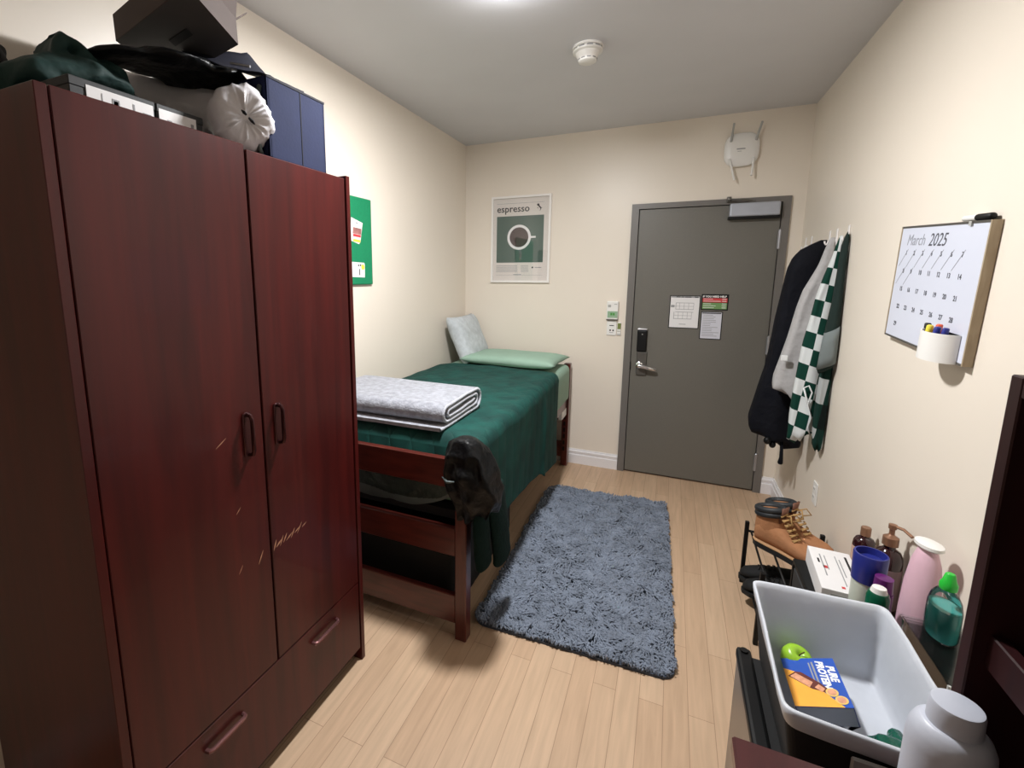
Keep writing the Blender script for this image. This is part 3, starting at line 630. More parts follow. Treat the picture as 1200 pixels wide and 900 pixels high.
q = MB(); q.blob((0.172, -3.242, 2.075), (0.012, 0.012, 0.010), 0.2, 30, 1.0, 2); q.build('tag', 'trim_white', t)
# navy fabric bin
t = thing('storage_bin', (0.445, -2.647, ZT), 'navy blue fabric storage bin on the wardrobe top nearest the bed', 'storage bin')
p = MB(); x0, x1, y0, y1, z1 = 0.31, 0.585, -2.770, -2.527, 2.116
p.box((x0, y0, ZT), (x1, y1, ZT + 0.008)); p.box((x1 - 0.008, y0, ZT), (x1, y1, z1), 0.002, 1); p.box((x0, y0, ZT), (x0 + 0.008, y1, z1)); p.box((x0, y0, ZT), (x1, y0 + 0.008, z1)); p.box((x0, y1 - 0.008, ZT), (x1, y1, z1)); p.build('body', 'navy_bin', t)
p = MB(); p.box((x1 - 0.0005, -2.639, ZT), (x1 + 0.0012, -2.636, z1)); p.box((x1 - 0.004, y0 - 0.001, z1 - 0.004), (x1 + 0.0015, y1 + 0.001, z1 + 0.002)); p.build('seam', 'navy_bin_dark', t)
LID = [V((0.587, -2.772, 2.117)), V((0.587, -2.62, 2.121)), V((0.42, -2.60, 2.18)), V((0.40, -2.66, 2.250)), V((0.34, -2.84, 2.195)), V((0.45, -2.80, 2.150))]
p = MB()
def lidf(u, v):
    a = LID[5].lerp(LID[3], v) if u > 0.5 else None
    near = LID[0].lerp(LID[1], v); mid = LID[5].lerp(LID[2] + V((0, 0, 0.02)), v); far = LID[4].lerp(LID[3], v)
    q_ = near.lerp(mid, u * 2) if u < 0.5 else mid.lerp(far, u * 2 - 1)
    return q_ + V((0, 0, 0.006 * noise.noise(V((u * 5, v * 5, 3)))))
p.grid(lidf, 14, 10); ld = p.build('lid', 'navy_bin_dark', t, smooth=True, mods=[('SOLIDIFY', dict(thickness=0.006))])
p = MB(); p.tube([LID[0].lerp(LID[5], 0.35) + V((0.0, -0.0, 0.012)), LID[0].lerp(LID[5], 0.8) + V((0.0, 0, 0.012))], 0.0035, 6); p.build('zip', 'steel', ld)
p = MB(); p.grid(lambda u, v: V((0.36 + 0.20 * u, -2.772 - 0.018 * math.sin(PI * v), 1.92 + 0.17 * v)), 4, 8); 
p.bm.free(); p = MB(); p.tube([(0.56, -2.772, 2.09), (0.565, -2.790, 2.05), (0.565, -2.800, 1.98), (0.56, -2.785, 1.915), (0.555, -2.772, 1.90)], 0.007, 8); p.build('handle', 'lining', t, smooth=True)
# cardboard box, tilted, resting on the bag and the bin
Ac, Tc, Cc = V((0.217, -2.944, 2.200)), V((0.606, -3.018, 2.212)), V((0.510, -2.796, 2.198))
u_ = (Tc - Ac); w_ = (Cc - Tc); n_ = V((-0.02, -0.01, 1.0)).normalized()
t = thing('cardboard_box', Ac, 'brown cardboard box with a dark printed base tilted on the bag and bin', 'box')
p = MB(); HB = 0.066
c8 = [Ac, Ac + u_, Ac + u_ + w_, Ac + w_]; T_ = 0.004
def slab(q, pts, thick):
    nn = (pts[1] - pts[0]).cross(pts[3] - pts[0]).normalized() * thick
    q.rings([[V(a) for a in pts], [V(a) + nn for a in pts]])
p.use('carton_dark'); slab(p, c8, T_); p.use('carton')
for i in range(4):
    a, c = c8[i], c8[(i + 1) % 4]; slab(p, [a, c, c + n_ * HB, a + n_ * HB], T_ * 0.8)
bx_ = p.build('body', parent=t)
p = MB(); a, c = c8[1] + n_ * HB, c8[2] + n_ * HB; out = (u_.normalized() * 0.3 + n_).normalized() * 0.11
slab(p, [a, c, c + out, a + out], 0.003); a, c = c8[2] + n_ * HB, c8[3] + n_ * HB; out = (w_.normalized() * 0.8 + n_ * 0.6).normalized() * 0.10; slab(p, [a, c, c + out, a + out], 0.003); p.build('flap', 'carton', t)
p = MB(); bm_ = Matrix((( u_.normalized().x, w_.normalized().x, -n_.x, 0), (u_.normalized().y, w_.normalized().y, -n_.y, 0), (u_.normalized().z, w_.normalized().z, -n_.z, 0), (0, 0, 0, 1)))
bm_.translation = Ac + u_ * 0.30 + w_ * 0.5
ring_prism(p, bm_, 0.007, 0.012, 0.0002, 0.0012, 20); bm2 = bm_.copy(); bm2.translation = Ac + u_ * 0.45 + w_ * 0.40; p.prism([(0, 0), (0.10, 0), (0.10, 0.03), (0, 0.03)], bm2, 0.0002, 0.0012); p.build('print', 'black_matte', bx_)

# ------------------------------------------------------------------ green board and cards on the wall by the wardrobe
t = thing('pin_board', (0, -1.80, 1.505), 'green felt board on the wall just behind the wardrobe', 'board')
p = MB(); p.box((0.0005, -2.16, 1.505), (0.016, -1.441, 1.997), 0.006); p.build('felt', 'felt', t)
def card(name, pts, mat, label, kind='card'):
    tt = thing(name, (0.0165, pts[0][0], pts[0][1]), label, kind, 'cards on the green board')
    q = MB(); q.prism([(y, z) for y, z in pts], Matrix(((0, 0, 1, 0.0163), (1, 0, 0, 0), (0, 1, 0, 0), (0, 0, 0, 1))), 0, 0.0012); q.build('paper', 'paper', tt)
    return tt
tt = card('photo_strip', [(-1.640, 1.878), (-1.534, 1.856), (-1.560, 1.748), (-1.575, 1.735), (-1.655, 1.752)], 'paper', 'small photo strip pinned crooked high on the green board', 'photo')
q = MB(); 
for i, (mm, z0, z1) in enumerate((('photo', 1.792, 1.826), ('red_ink', 1.776, 1.790), ('yellow', 1.748, 1.762))): q.use(mm); q.prism([(-1.63 + 0.0, z0), (-1.552 - 0.006 * i, z0 - 0.004), (-1.548 - 0.006 * i, z1 - 0.004), (-1.626, z1)], Matrix(((0, 0, 1, 0.0175), (1, 0, 0, 0), (0, 1, 0, 0), (0, 0, 0, 1))), 0, 0.0006)
q.use('grey_ink'); q.prism([(-1.60, 1.85), (-1.58, 1.846), (-1.58, 1.852), (-1.60, 1.856)], Matrix(((0, 0, 1, 0.0175), (1, 0, 0, 0), (0, 1, 0, 0), (0, 0, 0, 1))), 0, 0.0006)
q.build('picture', parent=tt)
tt = card('greeting_card', [(-1.66, 1.550), (-1.527, 1.546), (-1.524, 1.620), (-1.530, 1.631), (-1.66, 1.634)], 'paper', 'small white card with a yellow mark low on the green board')
q = MB(); q.use('yellow'); q.lathe([(0, 0), (0.016, 0), (0.016, 0.0006), (0, 0.0006)], Matrix(((0, 0, 1, 0.0175), (1, 0, 0, -1.544), (0, 1, 0, 1.606), (0, 0, 0, 1))), 16); q.use('ink')
for y_, z_ in ((-1.585, 1.615), (-1.566, 1.616)): q.lathe([(0, 0), (0.006, 0), (0.006, 0.0006), (0, 0.0006)], Matrix(((0, 0, 1, 0.0177), (1, 0, 0, y_), (0, 1, 0, z_), (0, 0, 0, 1))), 10)
q.box((0.0175, -1.581, 1.56), (0.018, -1.573, 1.595)); q.build('picture', parent=tt)

# ------------------------------------------------------------------ bed
t = thing('bed', (0.50, -1.12, 0), 'raised mahogany single bed in the corner with slatted footboard', 'bed')
PX0, PX1 = 0.914, 0.966
def post(x0, x1, y0, y1, h):
    q = MB(); q.box((x0, y0, 0), (x1, y1, h), 0.004, 1); return q.build('post', 'bedwood_v', t)
YF0, YF1 = -2.207, -2.152
post(PX0, PX1, YF0, YF1, 0.86); post(0.03, 0.08, YF0, YF1, 0.86)
hp = post(PX0, PX1, -0.107, -0.052, 0.862); post(0.03, 0.08, -0.107, -0.052, 0.862)
q = MB()
for k in range(11): q.box((0.928, -0.1085, 0.13 + k * 0.054), (0.944, -0.106, 0.165 + k * 0.054), 0.001, 1)
q.build('height_slots', 'gap', hp)
for z0, z1 in ((0.688, 0.815), (0.384, 0.512), (0.070, 0.204)):
    q = MB(); q.box((0.08, -2.200, z0), (PX0, -2.172, z1), 0.004, 1); q.build('foot_rail', 'bedwood', t)
    q = MB(); q.box((0.08, -0.094, z0), (PX0, -0.066, z1), 0.004, 1); q.build('head_rail', 'bedwood', t)
q = MB(); q.box((0.925, YF1, 0.50), (0.950, -0.107, 0.62), 0.004, 1); q.build('side_rail', 'bedwood', t)
q = MB(); q.box((0.04, YF1, 0.50), (0.065, -0.107, 0.62), 0.004, 1); q.build('side_rail', 'bedwood', t)
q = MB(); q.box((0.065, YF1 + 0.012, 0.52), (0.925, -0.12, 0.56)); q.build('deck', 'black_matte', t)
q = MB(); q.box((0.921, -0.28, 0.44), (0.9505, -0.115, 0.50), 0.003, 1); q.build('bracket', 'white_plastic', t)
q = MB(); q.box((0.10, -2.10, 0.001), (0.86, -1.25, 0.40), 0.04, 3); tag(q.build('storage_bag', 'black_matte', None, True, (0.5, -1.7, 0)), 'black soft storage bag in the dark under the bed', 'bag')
# mattress with fitted sheet
q = MB(); q.box((0.055, -2.105, 0.562), (0.972, -0.115, 0.866), 0.05, 4)
o = q.build('mattress', 'sheet', None, True, (0.51, -1.12, 0.56)); tag(o, 'thick mattress in a sage green sheet on the mahogany bed', 'mattress')
# quilt
MZ = 0.872
def quilt_pt(u, v):
    """u runs from the wall across the top and down the open side, v from foot to head"""
    y = -2.150 + 1.545 * v
    yy = y
    far = -0.565 - 0.10 * min(1, max(0, (u - 0.25) / 0.4))
    y = -2.150 + (far + 2.150) * v
    if y > -1.03: bot = 0.255 + 0.04 * ((-0.62 - y) / 0.41)
    elif y > -1.10: bot = 0.30 + (0.335 - 0.30) * ((-1.03 - y) / 0.07)
    else: bot = 0.335 + 0.085 * min(1, ((-1.10 - y) / 0.6))
    L1 = 0.99 - 0.04; L2 = (MZ - bot); L = L1 + L2 + 0.0
    s = u * L
    lump = 0.006 * noise.noise(V((s * 7, y * 7, 1.5))) + 0.010 * noise.noise(V((s * 2.5, y * 2.2, 8.0)))
    rad = 0.05; zt = MZ + 0.016 + lump
    fold = 0.014 * math.exp(-((y + 1.03) / 0.035) ** 2)
    if s < L1 - rad: x = 0.04 + s; z = zt
    elif s < L1 + rad * 0.57:
        a = (s - (L1 - rad)) / (rad * 1.57) * PI / 2
        x = 0.04 + L1 - rad + math.sin(a) * (rad + 0.004); z = zt - rad + math.cos(a) * rad
    else:
        dd = s - (L1 + rad * 0.57)
        x = 0.04 + L1 + 0.006 + 0.007 * noise.noise(V((dd * 3, y * 3.5, 4.0))) + fold * min(1, dd * 8) + 0.01 * dd * math.sin(y * 7 + 1.0); z = zt - rad - dd
        x = max(x, 0.984)
    if s < 0.12: z = z - 0.02 * (1 - s / 0.12)
    e = max(0, (-2.085 - y) / 0.065)
    if e > 0 and s < L1 + 0.02: z -= 0.10 * e ** 2.5 + 0.010 * e * (1 + noise.noise(V((x * 12, 1, 2))))
    return V((x, y, z))
q = MB(); q.grid(quilt_pt, 110, 120)
t = thing('quilt', (0.5, -1.3, MZ), 'dark green quilt spread over the bed and hanging down its open side', 'quilt')
q.build('cover', 'quilt', t, smooth=True, mods=[('SOLIDIFY', dict(thickness=0.012, offset=-1.0))])
# end of the bedding sagging below the top foot rail
def sag(u, v):
    x = 0.10 + 0.815 * u
    bot = 0.545 + 0.13 * max(0, (x - 0.66) / 0.29) ** 1.6 + 0.02 * max(0, (0.45 - x) / 0.3)
    z = 0.84 + (bot - 0.84) * v
    y = -2.142 - 0.022 * math.sin(v * PI) + 0.006 * noise.noise(V((x * 8, z * 9, 2)))
    return V((x, max(y, -2.1645), z))
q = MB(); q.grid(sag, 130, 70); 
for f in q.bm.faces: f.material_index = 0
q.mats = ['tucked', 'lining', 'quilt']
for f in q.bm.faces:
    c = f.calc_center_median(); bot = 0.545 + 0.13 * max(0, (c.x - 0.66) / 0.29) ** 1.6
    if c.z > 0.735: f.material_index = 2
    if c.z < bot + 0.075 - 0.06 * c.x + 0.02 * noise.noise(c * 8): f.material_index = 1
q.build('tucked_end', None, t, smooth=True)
# folded fleece blanket: a flat spiral of cloth extruded across the bed
BZ = MZ + 0.022
path = []
def arc(cy, cz, r, a0, a1, n=8):
    for i in range(n + 1):
        a = R(a0 + (a1 - a0) * i / n); path.append((cy + r * math.cos(a), cz + r * math.sin(a)))
th = 0.017
z0 = BZ + th / 2
path.append((-2.125, z0)); path.append((-1.90, z0 + 0.001)); path.append((-1.72, z0))
arc(-1.715, z0 + 0.052, 0.052, -90, 90)
path.append((-1.85, z0 + 0.107)); path.append((-2.00, z0 + 0.102))
arc(-2.055, z0 + 0.062, 0.038, 90, 270)
path.append((-1.92, z0 + 0.024)); path.append((-1.76, z0 + 0.026))
arc(-1.735, z0 + 0.054, 0.027, -90, 90)
path.append((-1.85, z0 + 0.083)); path.append((-1.98, z0 + 0.078))
arc(-2.035, z0 + 0.061, 0.016, 90, 270, 6)
path.append((-1.92, z0 + 0.045)); path.append((-1.78, z0 + 0.052)); path.append((-1.745, z0 + 0.058))
t = thing('folded_blanket', (0.45, -1.9, BZ), 'grey heather fleece blanket folded on the foot of the green quilt', 'blanket')
q = MB(); fine = []
for (a, c) in zip(path, path[1:]):
    n = max(1, int(math.hypot(c[0] - a[0], c[1] - a[1]) / 0.02))
    for i in range(n): fine.append((a[0] + (c[0] - a[0]) * i / n, a[1] + (c[1] - a[1]) * i / n))
fine.append(path[-1])
def outline(x):
    L_, R_ = [], []
    for i, (y, z) in enumerate(fine):
        a, c = fine[max(0, i - 1)], fine[min(len(fine) - 1, i + 1)]
        dy, dz = c[0] - a[0], c[1] - a[1]; l = math.hypot(dy, dz) or 1
        ny, nz = -dz / l, dy / l; k = th * 0.46 + 0.002 * noise.noise(V((x * 6, y * 14, z * 30)))
        wob = 0.005 * noise.noise(V((x * 4, y * 5, 1)))
        L_.append(V((x, y + ny * k, z + nz * k + max(0, wob)))); R_.append(V((x, y - ny * k, z - nz * k + max(0, wob))))
    return L_, R_
fine = [(y_, BZ + (z_ - BZ) * 0.90) for y_, z_ in fine]
xs = [0.13 + 0.675 * i / 24 for i in range(25)]
prev = None
for x in xs:
    L_, R_ = outline(x)
    ex = 0.0
    ring = [q.bm.verts.new(p_) for p_ in L_ + list(reversed(R_))]
    if prev:
        n = len(ring)
        for i in range(n): q.bm.faces.new((prev[i], prev[(i + 1) % n], ring[(i + 1) % n], ring[i]))
    else: first = ring
    prev = ring
nL = len(fine)
for ring in (first, prev):
    for i in range(nL - 1): q.bm.faces.new((ring[i], ring[i + 1], ring[2 * nL - 2 - i], ring[2 * nL - 1 - i]))
q.build('fleece', 'fleece', t, smooth=True, auto=60)
q = MB(); L_, R_ = outline(0.805)
for a, c in ((L_, R_),):
    q.rings([[l + V((dx, 0, 0)) * 1 + (r - l) * k for l, r in zip(a, c)] for dx, k in ((0.0005, 0.02), (0.006, 0.12), (0.0085, 0.5), (0.006, 0.88), (0.0005, 0.98))], False, False, False)
q.build('blanket_edge', 'fleece_edge', t, smooth=True)
# pillows
def pillow(name, mat, cen, size, rot, label, puff=1.0, seed=0):
    q = MB(); hx, hy, hz = size[0] / 2, size[1] / 2, size[2] / 2
    def top(sgn):
        def f(u, v):
            a, c = u * 2 - 1, v * 2 - 1
            pin = 1 - 0.05 * (abs(a) ** 3 + abs(c) ** 3) * 0 - 0.07 * (1 - c * c) * abs(a) ** 6 * 0
            h = max(0, (1 - abs(a) ** 5)) ** 0.5 * max(0, (1 - abs(c) ** 5)) ** 0.5
            x = a * hx * (1 - 0.06 * (1 - abs(c) ** 2)); y = c * hy * (1 - 0.06 * (1 - abs(a) ** 2))
            nz = 0.10 * noise.noise(V((a * 2.2 + seed, c * 2.2, seed))) * h
            return rot @ V((x, y, sgn * hz * (h * puff + nz) )) + V(cen)
        return f
    q.grid(top(1), 28, 28); q.grid(top(-1), 28, 28); bmesh.ops.remove_doubles(q.bm, verts=q.bm.verts, dist=0.0008)
    return tag(q.build(name, mat, None, True, cen), label, 'pillow')
pillow('bed_pillow', 'sheet', (0.575, -0.335, MZ + 0.046), (0.76, 0.47, 0.085), Matrix.Rotation(R(-2), 3, 'Z'), 'flat sage green pillow at the head of the bed', 1.0, 3)
rotp = Matrix(((math.sin(R(24)), 0, math.cos(R(24))), (0, 1, 0), (-math.cos(R(24)), 0, math.sin(R(24)))))
pp = pillow('leaning_pillow', 'pillow_pale', (0.150, -0.275, 1.050), (0.40, 0.50, 0.14), rotp, 'pale grey patterned pillow leaning upright in the corner', 1.0, 9)
def interp(tab, z):
    tab = sorted(tab)
    if z <= tab[0][0]: return tab[0][1]
    for (a, x), (c, y) in zip(tab, tab[1:]):
        if z <= c: return x + (y - x) * (z - a) / (c - a)
    return tab[-1][1]
def garment(name, mat, parent, left, yc, hy, ztop, zbot, seed, folds=7, amp=0.10, bottom=None, xr=W - 0.006, n=46, right=None):
    k = MB(); rs = []
    for i in range(n + 1):
        s = i / n; z = ztop + (zbot - ztop) * s
        xl = interp(left, z); xR = xr if right is None else interp(right, z)
        yv = yc if not isinstance(yc, list) else interp(yc, z); hv = hy if not isinstance(hy, list) else interp(hy, z)
        c, a = (xl + xR) / 2, (xR - xl) / 2
        tp = min(1.0, (s + 0.006) / 0.05) ** 0.5; bt = min(1.0, (1 - s + 0.003) / 0.018) ** 0.5; k_ = min(tp, 1)
        ring = []
        for j in range(56):
            th_ = 2 * PI * j / 56; cs, sn = math.cos(th_), math.sin(th_)
            px = math.copysign(abs(cs) ** 0.8, cs); py = math.copysign(abs(sn) ** 0.8, sn)
            f = 1 + amp * min(1, s * 3) * (0.6 * math.sin(folds * th_ + seed + 2.2 * s + 2 * noise.noise(V((s * 3, seed, 1)))) + 0.9 * noise.noise(V((s * 6, th_ * 1.5, seed))))
            dz = 0
            if bottom: dz = bottom(c + a * px, s)
            ring.append(V((min(c + a * px * bt * (0.75 + 0.25 * f) * (0.7 + 0.3 * k_), W - 0.003), yv + hv * py * f * bt * (0.35 + 0.65 * k_), z + dz + 0.012 * s * s * s * math.sin(folds * th_ + seed))))
        rs.append(ring)
    k.rings(rs); return k.build(name, mat, parent, smooth=True)
# jacket over the foot post
t = thing('draped_jacket', (0.98, -2.18, 0.3), 'black jacket with dark green sleeves slung over the bed foot post', 'jacket')
jb = garment('jacket_body', 'black_jacket', t, [(0.925, 0.925), (0.90, 0.890), (0.86, 0.872), (0.78, 0.864), (0.70, 0.880), (0.64, 0.905), (0.58, 0.935)], [(0.93, -2.185), (0.8, -2.175), (0.6, -2.155)], [(0.93, 0.05), (0.86, 0.095), (0.75, 0.105), (0.6, 0.10)], 0.925, 0.605, 4.2, 7, 0.20,
    lambda x, s_: -0.05 * s_ ** 3 * (1.1 - x) / 0.2, right=[(0.925, 0.985), (0.90, 1.020), (0.86, 1.045), (0.78, 1.082), (0.70, 1.105), (0.64, 1.100), (0.58, 1.075)])
md = jb.modifiers.new('folds', 'DISPLACE'); md.texture = FOLDS; md.strength = 0.03; md.mid_level = 0.5; md.texture_coords = 'LOCAL'
q = MB(); q.tube([(0.888, -2.268, 0.765), (0.915, -2.282, 0.755), (0.945, -2.280, 0.760)], 0.006, 8, [0.5, 1, 0.5]); q.build('zip_edge', 'lining', t, smooth=True)
def sleeve(pts, wx, wy, seed):
    q = MB(); rs = []
    for i in range(22):
        s = i / 21; k = s * (len(pts) - 1); a = int(min(k, len(pts) - 2)); c = V(pts[a]).lerp(V(pts[a + 1]), k - a)
        sh = 1.0 if s < 0.93 else 0.97 - 0.6 * ((s - 0.93) / 0.07)
        rs.append([c + V((math.cos(x) * wx * sh * (1 + 0.10 * noise.noise(V((s * 9, x, seed)))), math.sin(x) * wy * sh * (1 + 0.12 * noise.noise(V((s * 7, x * 1.3, seed + 4)))), 0)) for x in [2 * PI * j / 20 for j in range(20)]])
    q.rings(rs); q.build('sleeve', 'green_sleeve', t, smooth=True)
sleeve([(1.015, -2.175, 0.66), (1.02, -2.165, 0.45), (1.03, -2.16, 0.345)], 0.026, 0.066, 1)
sleeve([(1.03, -2.05, 0.66), (1.045, -2.01, 0.45), (1.052, -1.985, 0.275)], 0.026, 0.092, 2)

# ------------------------------------------------------------------ rug
RC = [V((0.935, -0.560, 0)), V((1.735, -0.520, 0)), V((1.785, -2.055, 0)), V((0.948, -2.085, 0))]
def rugp(u, v): return RC[3].lerp(RC[2], u).lerp(RC[0].lerp(RC[1], u), v)
t = thing('rug', (1.36, -1.3, 0), 'blue grey shaggy rug on the floor beside the bed', 'rug')
def rr_outline(rad, n=8):
    pts = []
    for (cx, cy, a0) in ((1 - rad[0], 1 - rad[1], 0), (rad[0], 1 - rad[1], 90), (rad[0], rad[1], 180), (1 - rad[0], rad[1], 270)):
        for i in range(n + 1):
            a = R(a0 + 90 * i / n); pts.append((cx + rad[0] * math.cos(a), cy + rad[1] * math.sin(a)))
    return pts
ol = rr_outline((0.07, 0.04))
q = MB(); q.rings([[rugp(a, c) + V((0, 0, z)) for a, c in ol] for z in (0.0005, 0.012)]); q.build('backing', 'shag_base', t)
def inside(u, v):
    ru, rv = 0.07, 0.04
    du = max(0, ru - u, u - (1 - ru)) / ru; dv = max(0, rv - v, v - (1 - rv)) / rv
    return du * du + dv * dv <= 1.0
verts, faces = [], []
for _ in range(40000):
    u, v = rnd.random(), rnd.random()
    if not inside(u, v): continue
    p0 = rugp(u, v); 
    fx = noise.noise(V((p0.x * 9, p0.y * 9, 1.0))); fy = noise.noise(V((p0.x * 9, p0.y * 9, 7.0)))
    an = 3.4 * noise.noise(V((p0.x * 3.2, p0.y * 3.2, 5))) + 4.0 * noise.noise(V((p0.x * 13, p0.y * 13, 9))) + rnd.uniform(-.5, .5) - 0.9
    dr = V((math.cos(an), math.sin(an), 0)); sd = V((-dr.y, dr.x, 0))
    edge = min(1.0, 0.35 + min(u, 1 - u, v * 1.8, (1 - v) * 1.8) * 9); ln = rnd.uniform(0.022, 0.040) * edge; hh = rnd.uniform(0.012, 0.025) * (1.0 + 0.55 * noise.noise(V((p0.x * 12, p0.y * 12, 3)))); w = rnd.uniform(0.0018, 0.0036)
    base = len(verts)
    for (s, z, ww) in ((0.0, 0.010, 1.0), (0.35, 0.010 + hh, 1.15), (0.75, 0.012 + hh * 0.95, 0.9)):
        c = p0 + dr * ln * s; 
        verts += [(c.x + sd.x * w * ww, c.y + sd.y * w * ww, z), (c.x, c.y, z + w * 1.1 * ww), (c.x - sd.x * w * ww, c.y - sd.y * w * ww, z)]
    c = p0 + dr * ln; verts.append((c.x, c.y, 0.008 + hh * 0.62))
    for k in (0, 3):
        faces += [(base + k, base + k + 1, base + k + 4, base + k + 3), (base + k + 1, base + k + 2, base + k + 5, base + k + 4)]
    faces += [(base + 6, base + 7, base + 9), (base + 7, base + 8, base + 9)]
me = bpy.data.meshes.new('pile'); me.from_pydata([tuple(V(a) - V((1.36, -1.3, 0))) for a in verts], [], faces); me.materials.append(M['shag'])
for pl in me.polygons: pl.use_smooth = True
o = bpy.data.objects.new('pile', me); o.parent = t; o['kind'] = 'stuff'; COL.objects.link(o)

# ------------------------------------------------------------------ whiteboard
YB, ZB = -1.880, 1.522
rb = R(-3.3)
t = thing('whiteboard', (W, YB, ZB), 'white dry erase calendar board hung slightly crooked on the wall', 'whiteboard')
BM = on_right(YB, ZB, W) @ Matrix.Rotation(rb, 4, 'Z')        # page coordinates: x to the near end, y up, z off the wall
hw, hh_ = 0.270, 0.194
def pbox(q, lo, hi, bev=0.0): q.obox(BM @ Matrix.Translation((V(lo) + V(hi)) / 2), V(hi) - V(lo), bev, 1)
q = MB(); pbox(q, (-hw + 0.006, -hh_ + 0.006, 0.002), (hw - 0.006, hh_ - 0.006, 0.021)); q.build('face', 'whiteboard', t)
q = MB(); pbox(q, (-hw, -hh_, 0.0015), (-hw + 0.006, hh_, 0.023)); q.build('side_frame', 'pale_wood', t); q = MB(); pbox(q, (hw - 0.006, -hh_, 0.0015), (hw, hh_, 0.023)); q.build('side_frame', 'pale_wood', t)
q = MB(); pbox(q, (-hw + 0.006, hh_ - 0.006, 0.0015), (hw - 0.006, hh_, 0.023)); q.build('end_frame', 'steel_dark', t); q = MB(); pbox(q, (-hw + 0.006, -hh_, 0.0015), (hw - 0.006, -hh_ + 0.006, 0.023)); q.build('end_frame', 'steel_dark', t)
def page(x, y): return BM @ Matrix.Translation((x, y, 0.0212))
q = MB(); q.use('faint_ink'); q.text('March', 0.052, page(-0.215, 0.130), 0.0002, shear=0.25); q.use('marker_ink'); q.text('2025', 0.056, page(-0.058, 0.128), 0.0002, shear=0.3)
n = 1
for row in range(5):
    for col in range(7):
        if n > 29: break
        x = -0.210 + col * 0.0605 + 0.002 * noise.noise(V((n, 0, 0))); y = 0.097 - row * 0.0615 + 0.003 * noise.noise(V((0, n, 0)))
        q.use('marker_ink'); q.text(str(n), 0.021, page(x, y), 0.0002, bold=0.0006)
        if n <= 9:
            q.use('faint_ink'); a = V((x + 0.016, y + 0.02, 0)); c = V((x - 0.040, y - 0.040, 0)); c.x = max(c.x, -hw + 0.008); dd = (a - c).normalized(); pn = V((-dd.y, dd.x, 0)) * 0.001
            PM = page(0, 0); q.rings([[PM @ (a + pn), PM @ (a - pn), PM @ (c - pn), PM @ (c + pn)], [PM @ (a + pn + V((0, 0, .0003))), PM @ (a - pn + V((0, 0, .0003))), PM @ (c - pn + V((0, 0, .0003))), PM @ (c + pn + V((0, 0, .0003)))]])
        n += 1
q.build('handwriting', parent=t)
# marker cup stuck on the board
t = thing('marker_cup', BM @ V((0.165, -0.19, 0.022)), 'white half round marker cup on the lower corner of the whiteboard', 'cup')
q = MB(); n = 24; cx0, cw, cd, cy0, cy1 = 0.165, 0.072, 0.055, -0.196, -0.118
out = [(cx0 + cw * math.cos(PI * i / n), 0.0225 + cd * math.sin(PI * i / n)) for i in range(n + 1)]
inn = [(cx0 + (cw - .003) * math.cos(PI * i / n), 0.0225 + (cd - .003) * math.sin(PI * i / n)) for i in range(n + 1)]
rs = []
for pts, y in ((inn, cy0 + 0.003), (inn, cy1 + 0.004), (out, cy1 + 0.004), (out, cy0)): rs.append([BM @ V((x, y, z)) for x, z in pts])
q.rings(rs, True, True); q.build('cup_wall', 'white_plastic', t, smooth=True, auto=40)
def marker(x, z, lean, col, cap, label, y0=-0.190, y1=-0.098):
    a = BM @ V((x, y0, z)); c = BM @ V((x + lean, y1, z - 0.004)); m_ = a.lerp(c, 0.72)
    tt = thing('marker', a, label, 'marker', 'markers in the cup')
    k = MB(); k.tube([a, m_], 0.0065, 12); k.build('barrel', col, tt, smooth=True, auto=50)
    k = MB(); k.tube([m_, m_.lerp(c, 0.08), c.lerp(m_, 0.1), c], 0.0078, 12, [1, 1, 1, 0.7]); k.build('cap', cap, tt, smooth=True, auto=50)
marker(0.112, 0.050, -0.008, 'white_plastic', 'black', 'black capped marker in the board cup')
marker(0.140, 0.062, 0.012, 'white_plastic', 'yellow', 'yellow capped marker in the board cup')
marker(0.150, 0.045, 0.010, 'white_plastic', 'orange', 'orange capped marker in the board cup', y1=-0.094)
marker(0.176, 0.058, 0.010, 'white_plastic', 'blue_plastic', 'blue capped marker beside the yellow one in the board cup')
marker(0.196, 0.048, 0.010, 'blue_plastic', 'blue_plastic', 'all blue marker in the board cup')
# marker lying on top of the board in a clip
a = BM @ V((0.115, hh_ + 0.0085, 0.016)); c = BM @ V((0.255, hh_ + 0.0095, 0.016)); m_ = a.lerp(c, 0.52)
t = thing('dry_erase_marker', a, 'white marker with a black cap lying along the top edge of the whiteboard', 'marker')
q = MB(); q.tube([a, a.lerp(c, 0.04), m_], 0.0078, 12, [0.5, 1, 1]); q.build('barrel', 'white_plastic', t, smooth=True, auto=50)
q = MB(); q.tube([m_, c.lerp(m_, 0.06), c], 0.0092, 12, [1, 1, 0.6]); q.build('cap', 'black', t, smooth=True, auto=50)
q = MB(); pbox(q, (0.168, hh_ - 0.012, 0.0215), (0.182, hh_ + 0.0, 0.026)); q.build('clip', 'grey_plastic', t)

# outlet
t = thing('wall_outlet', (W, -0.966, 0.375), 'white wall outlet low beside the shoes', 'outlet')
q = MB(); q.box((W - 0.007, -1.002, 0.375), (W - 0.0005, -0.930, 0.493), 0.003); q.build('plate', 'white_plastic', t)
for z in (0.412, 0.456):
    q = MB(); q.box((W - 0.010, -0.982, z - 0.014), (W - 0.0065, -0.950, z + 0.014), 0.002, 1); sk = q.build('socket', 'white_plastic', t)
    q = MB(); q.box((W - 0.0105, -0.975, z - 0.003), (W - 0.0098, -0.973, z + 0.007)); q.box((W - 0.0105, -0.961, z - 0.003), (W - 0.0098, -0.959, z + 0.007)); q.build('slots', 'ink', sk)

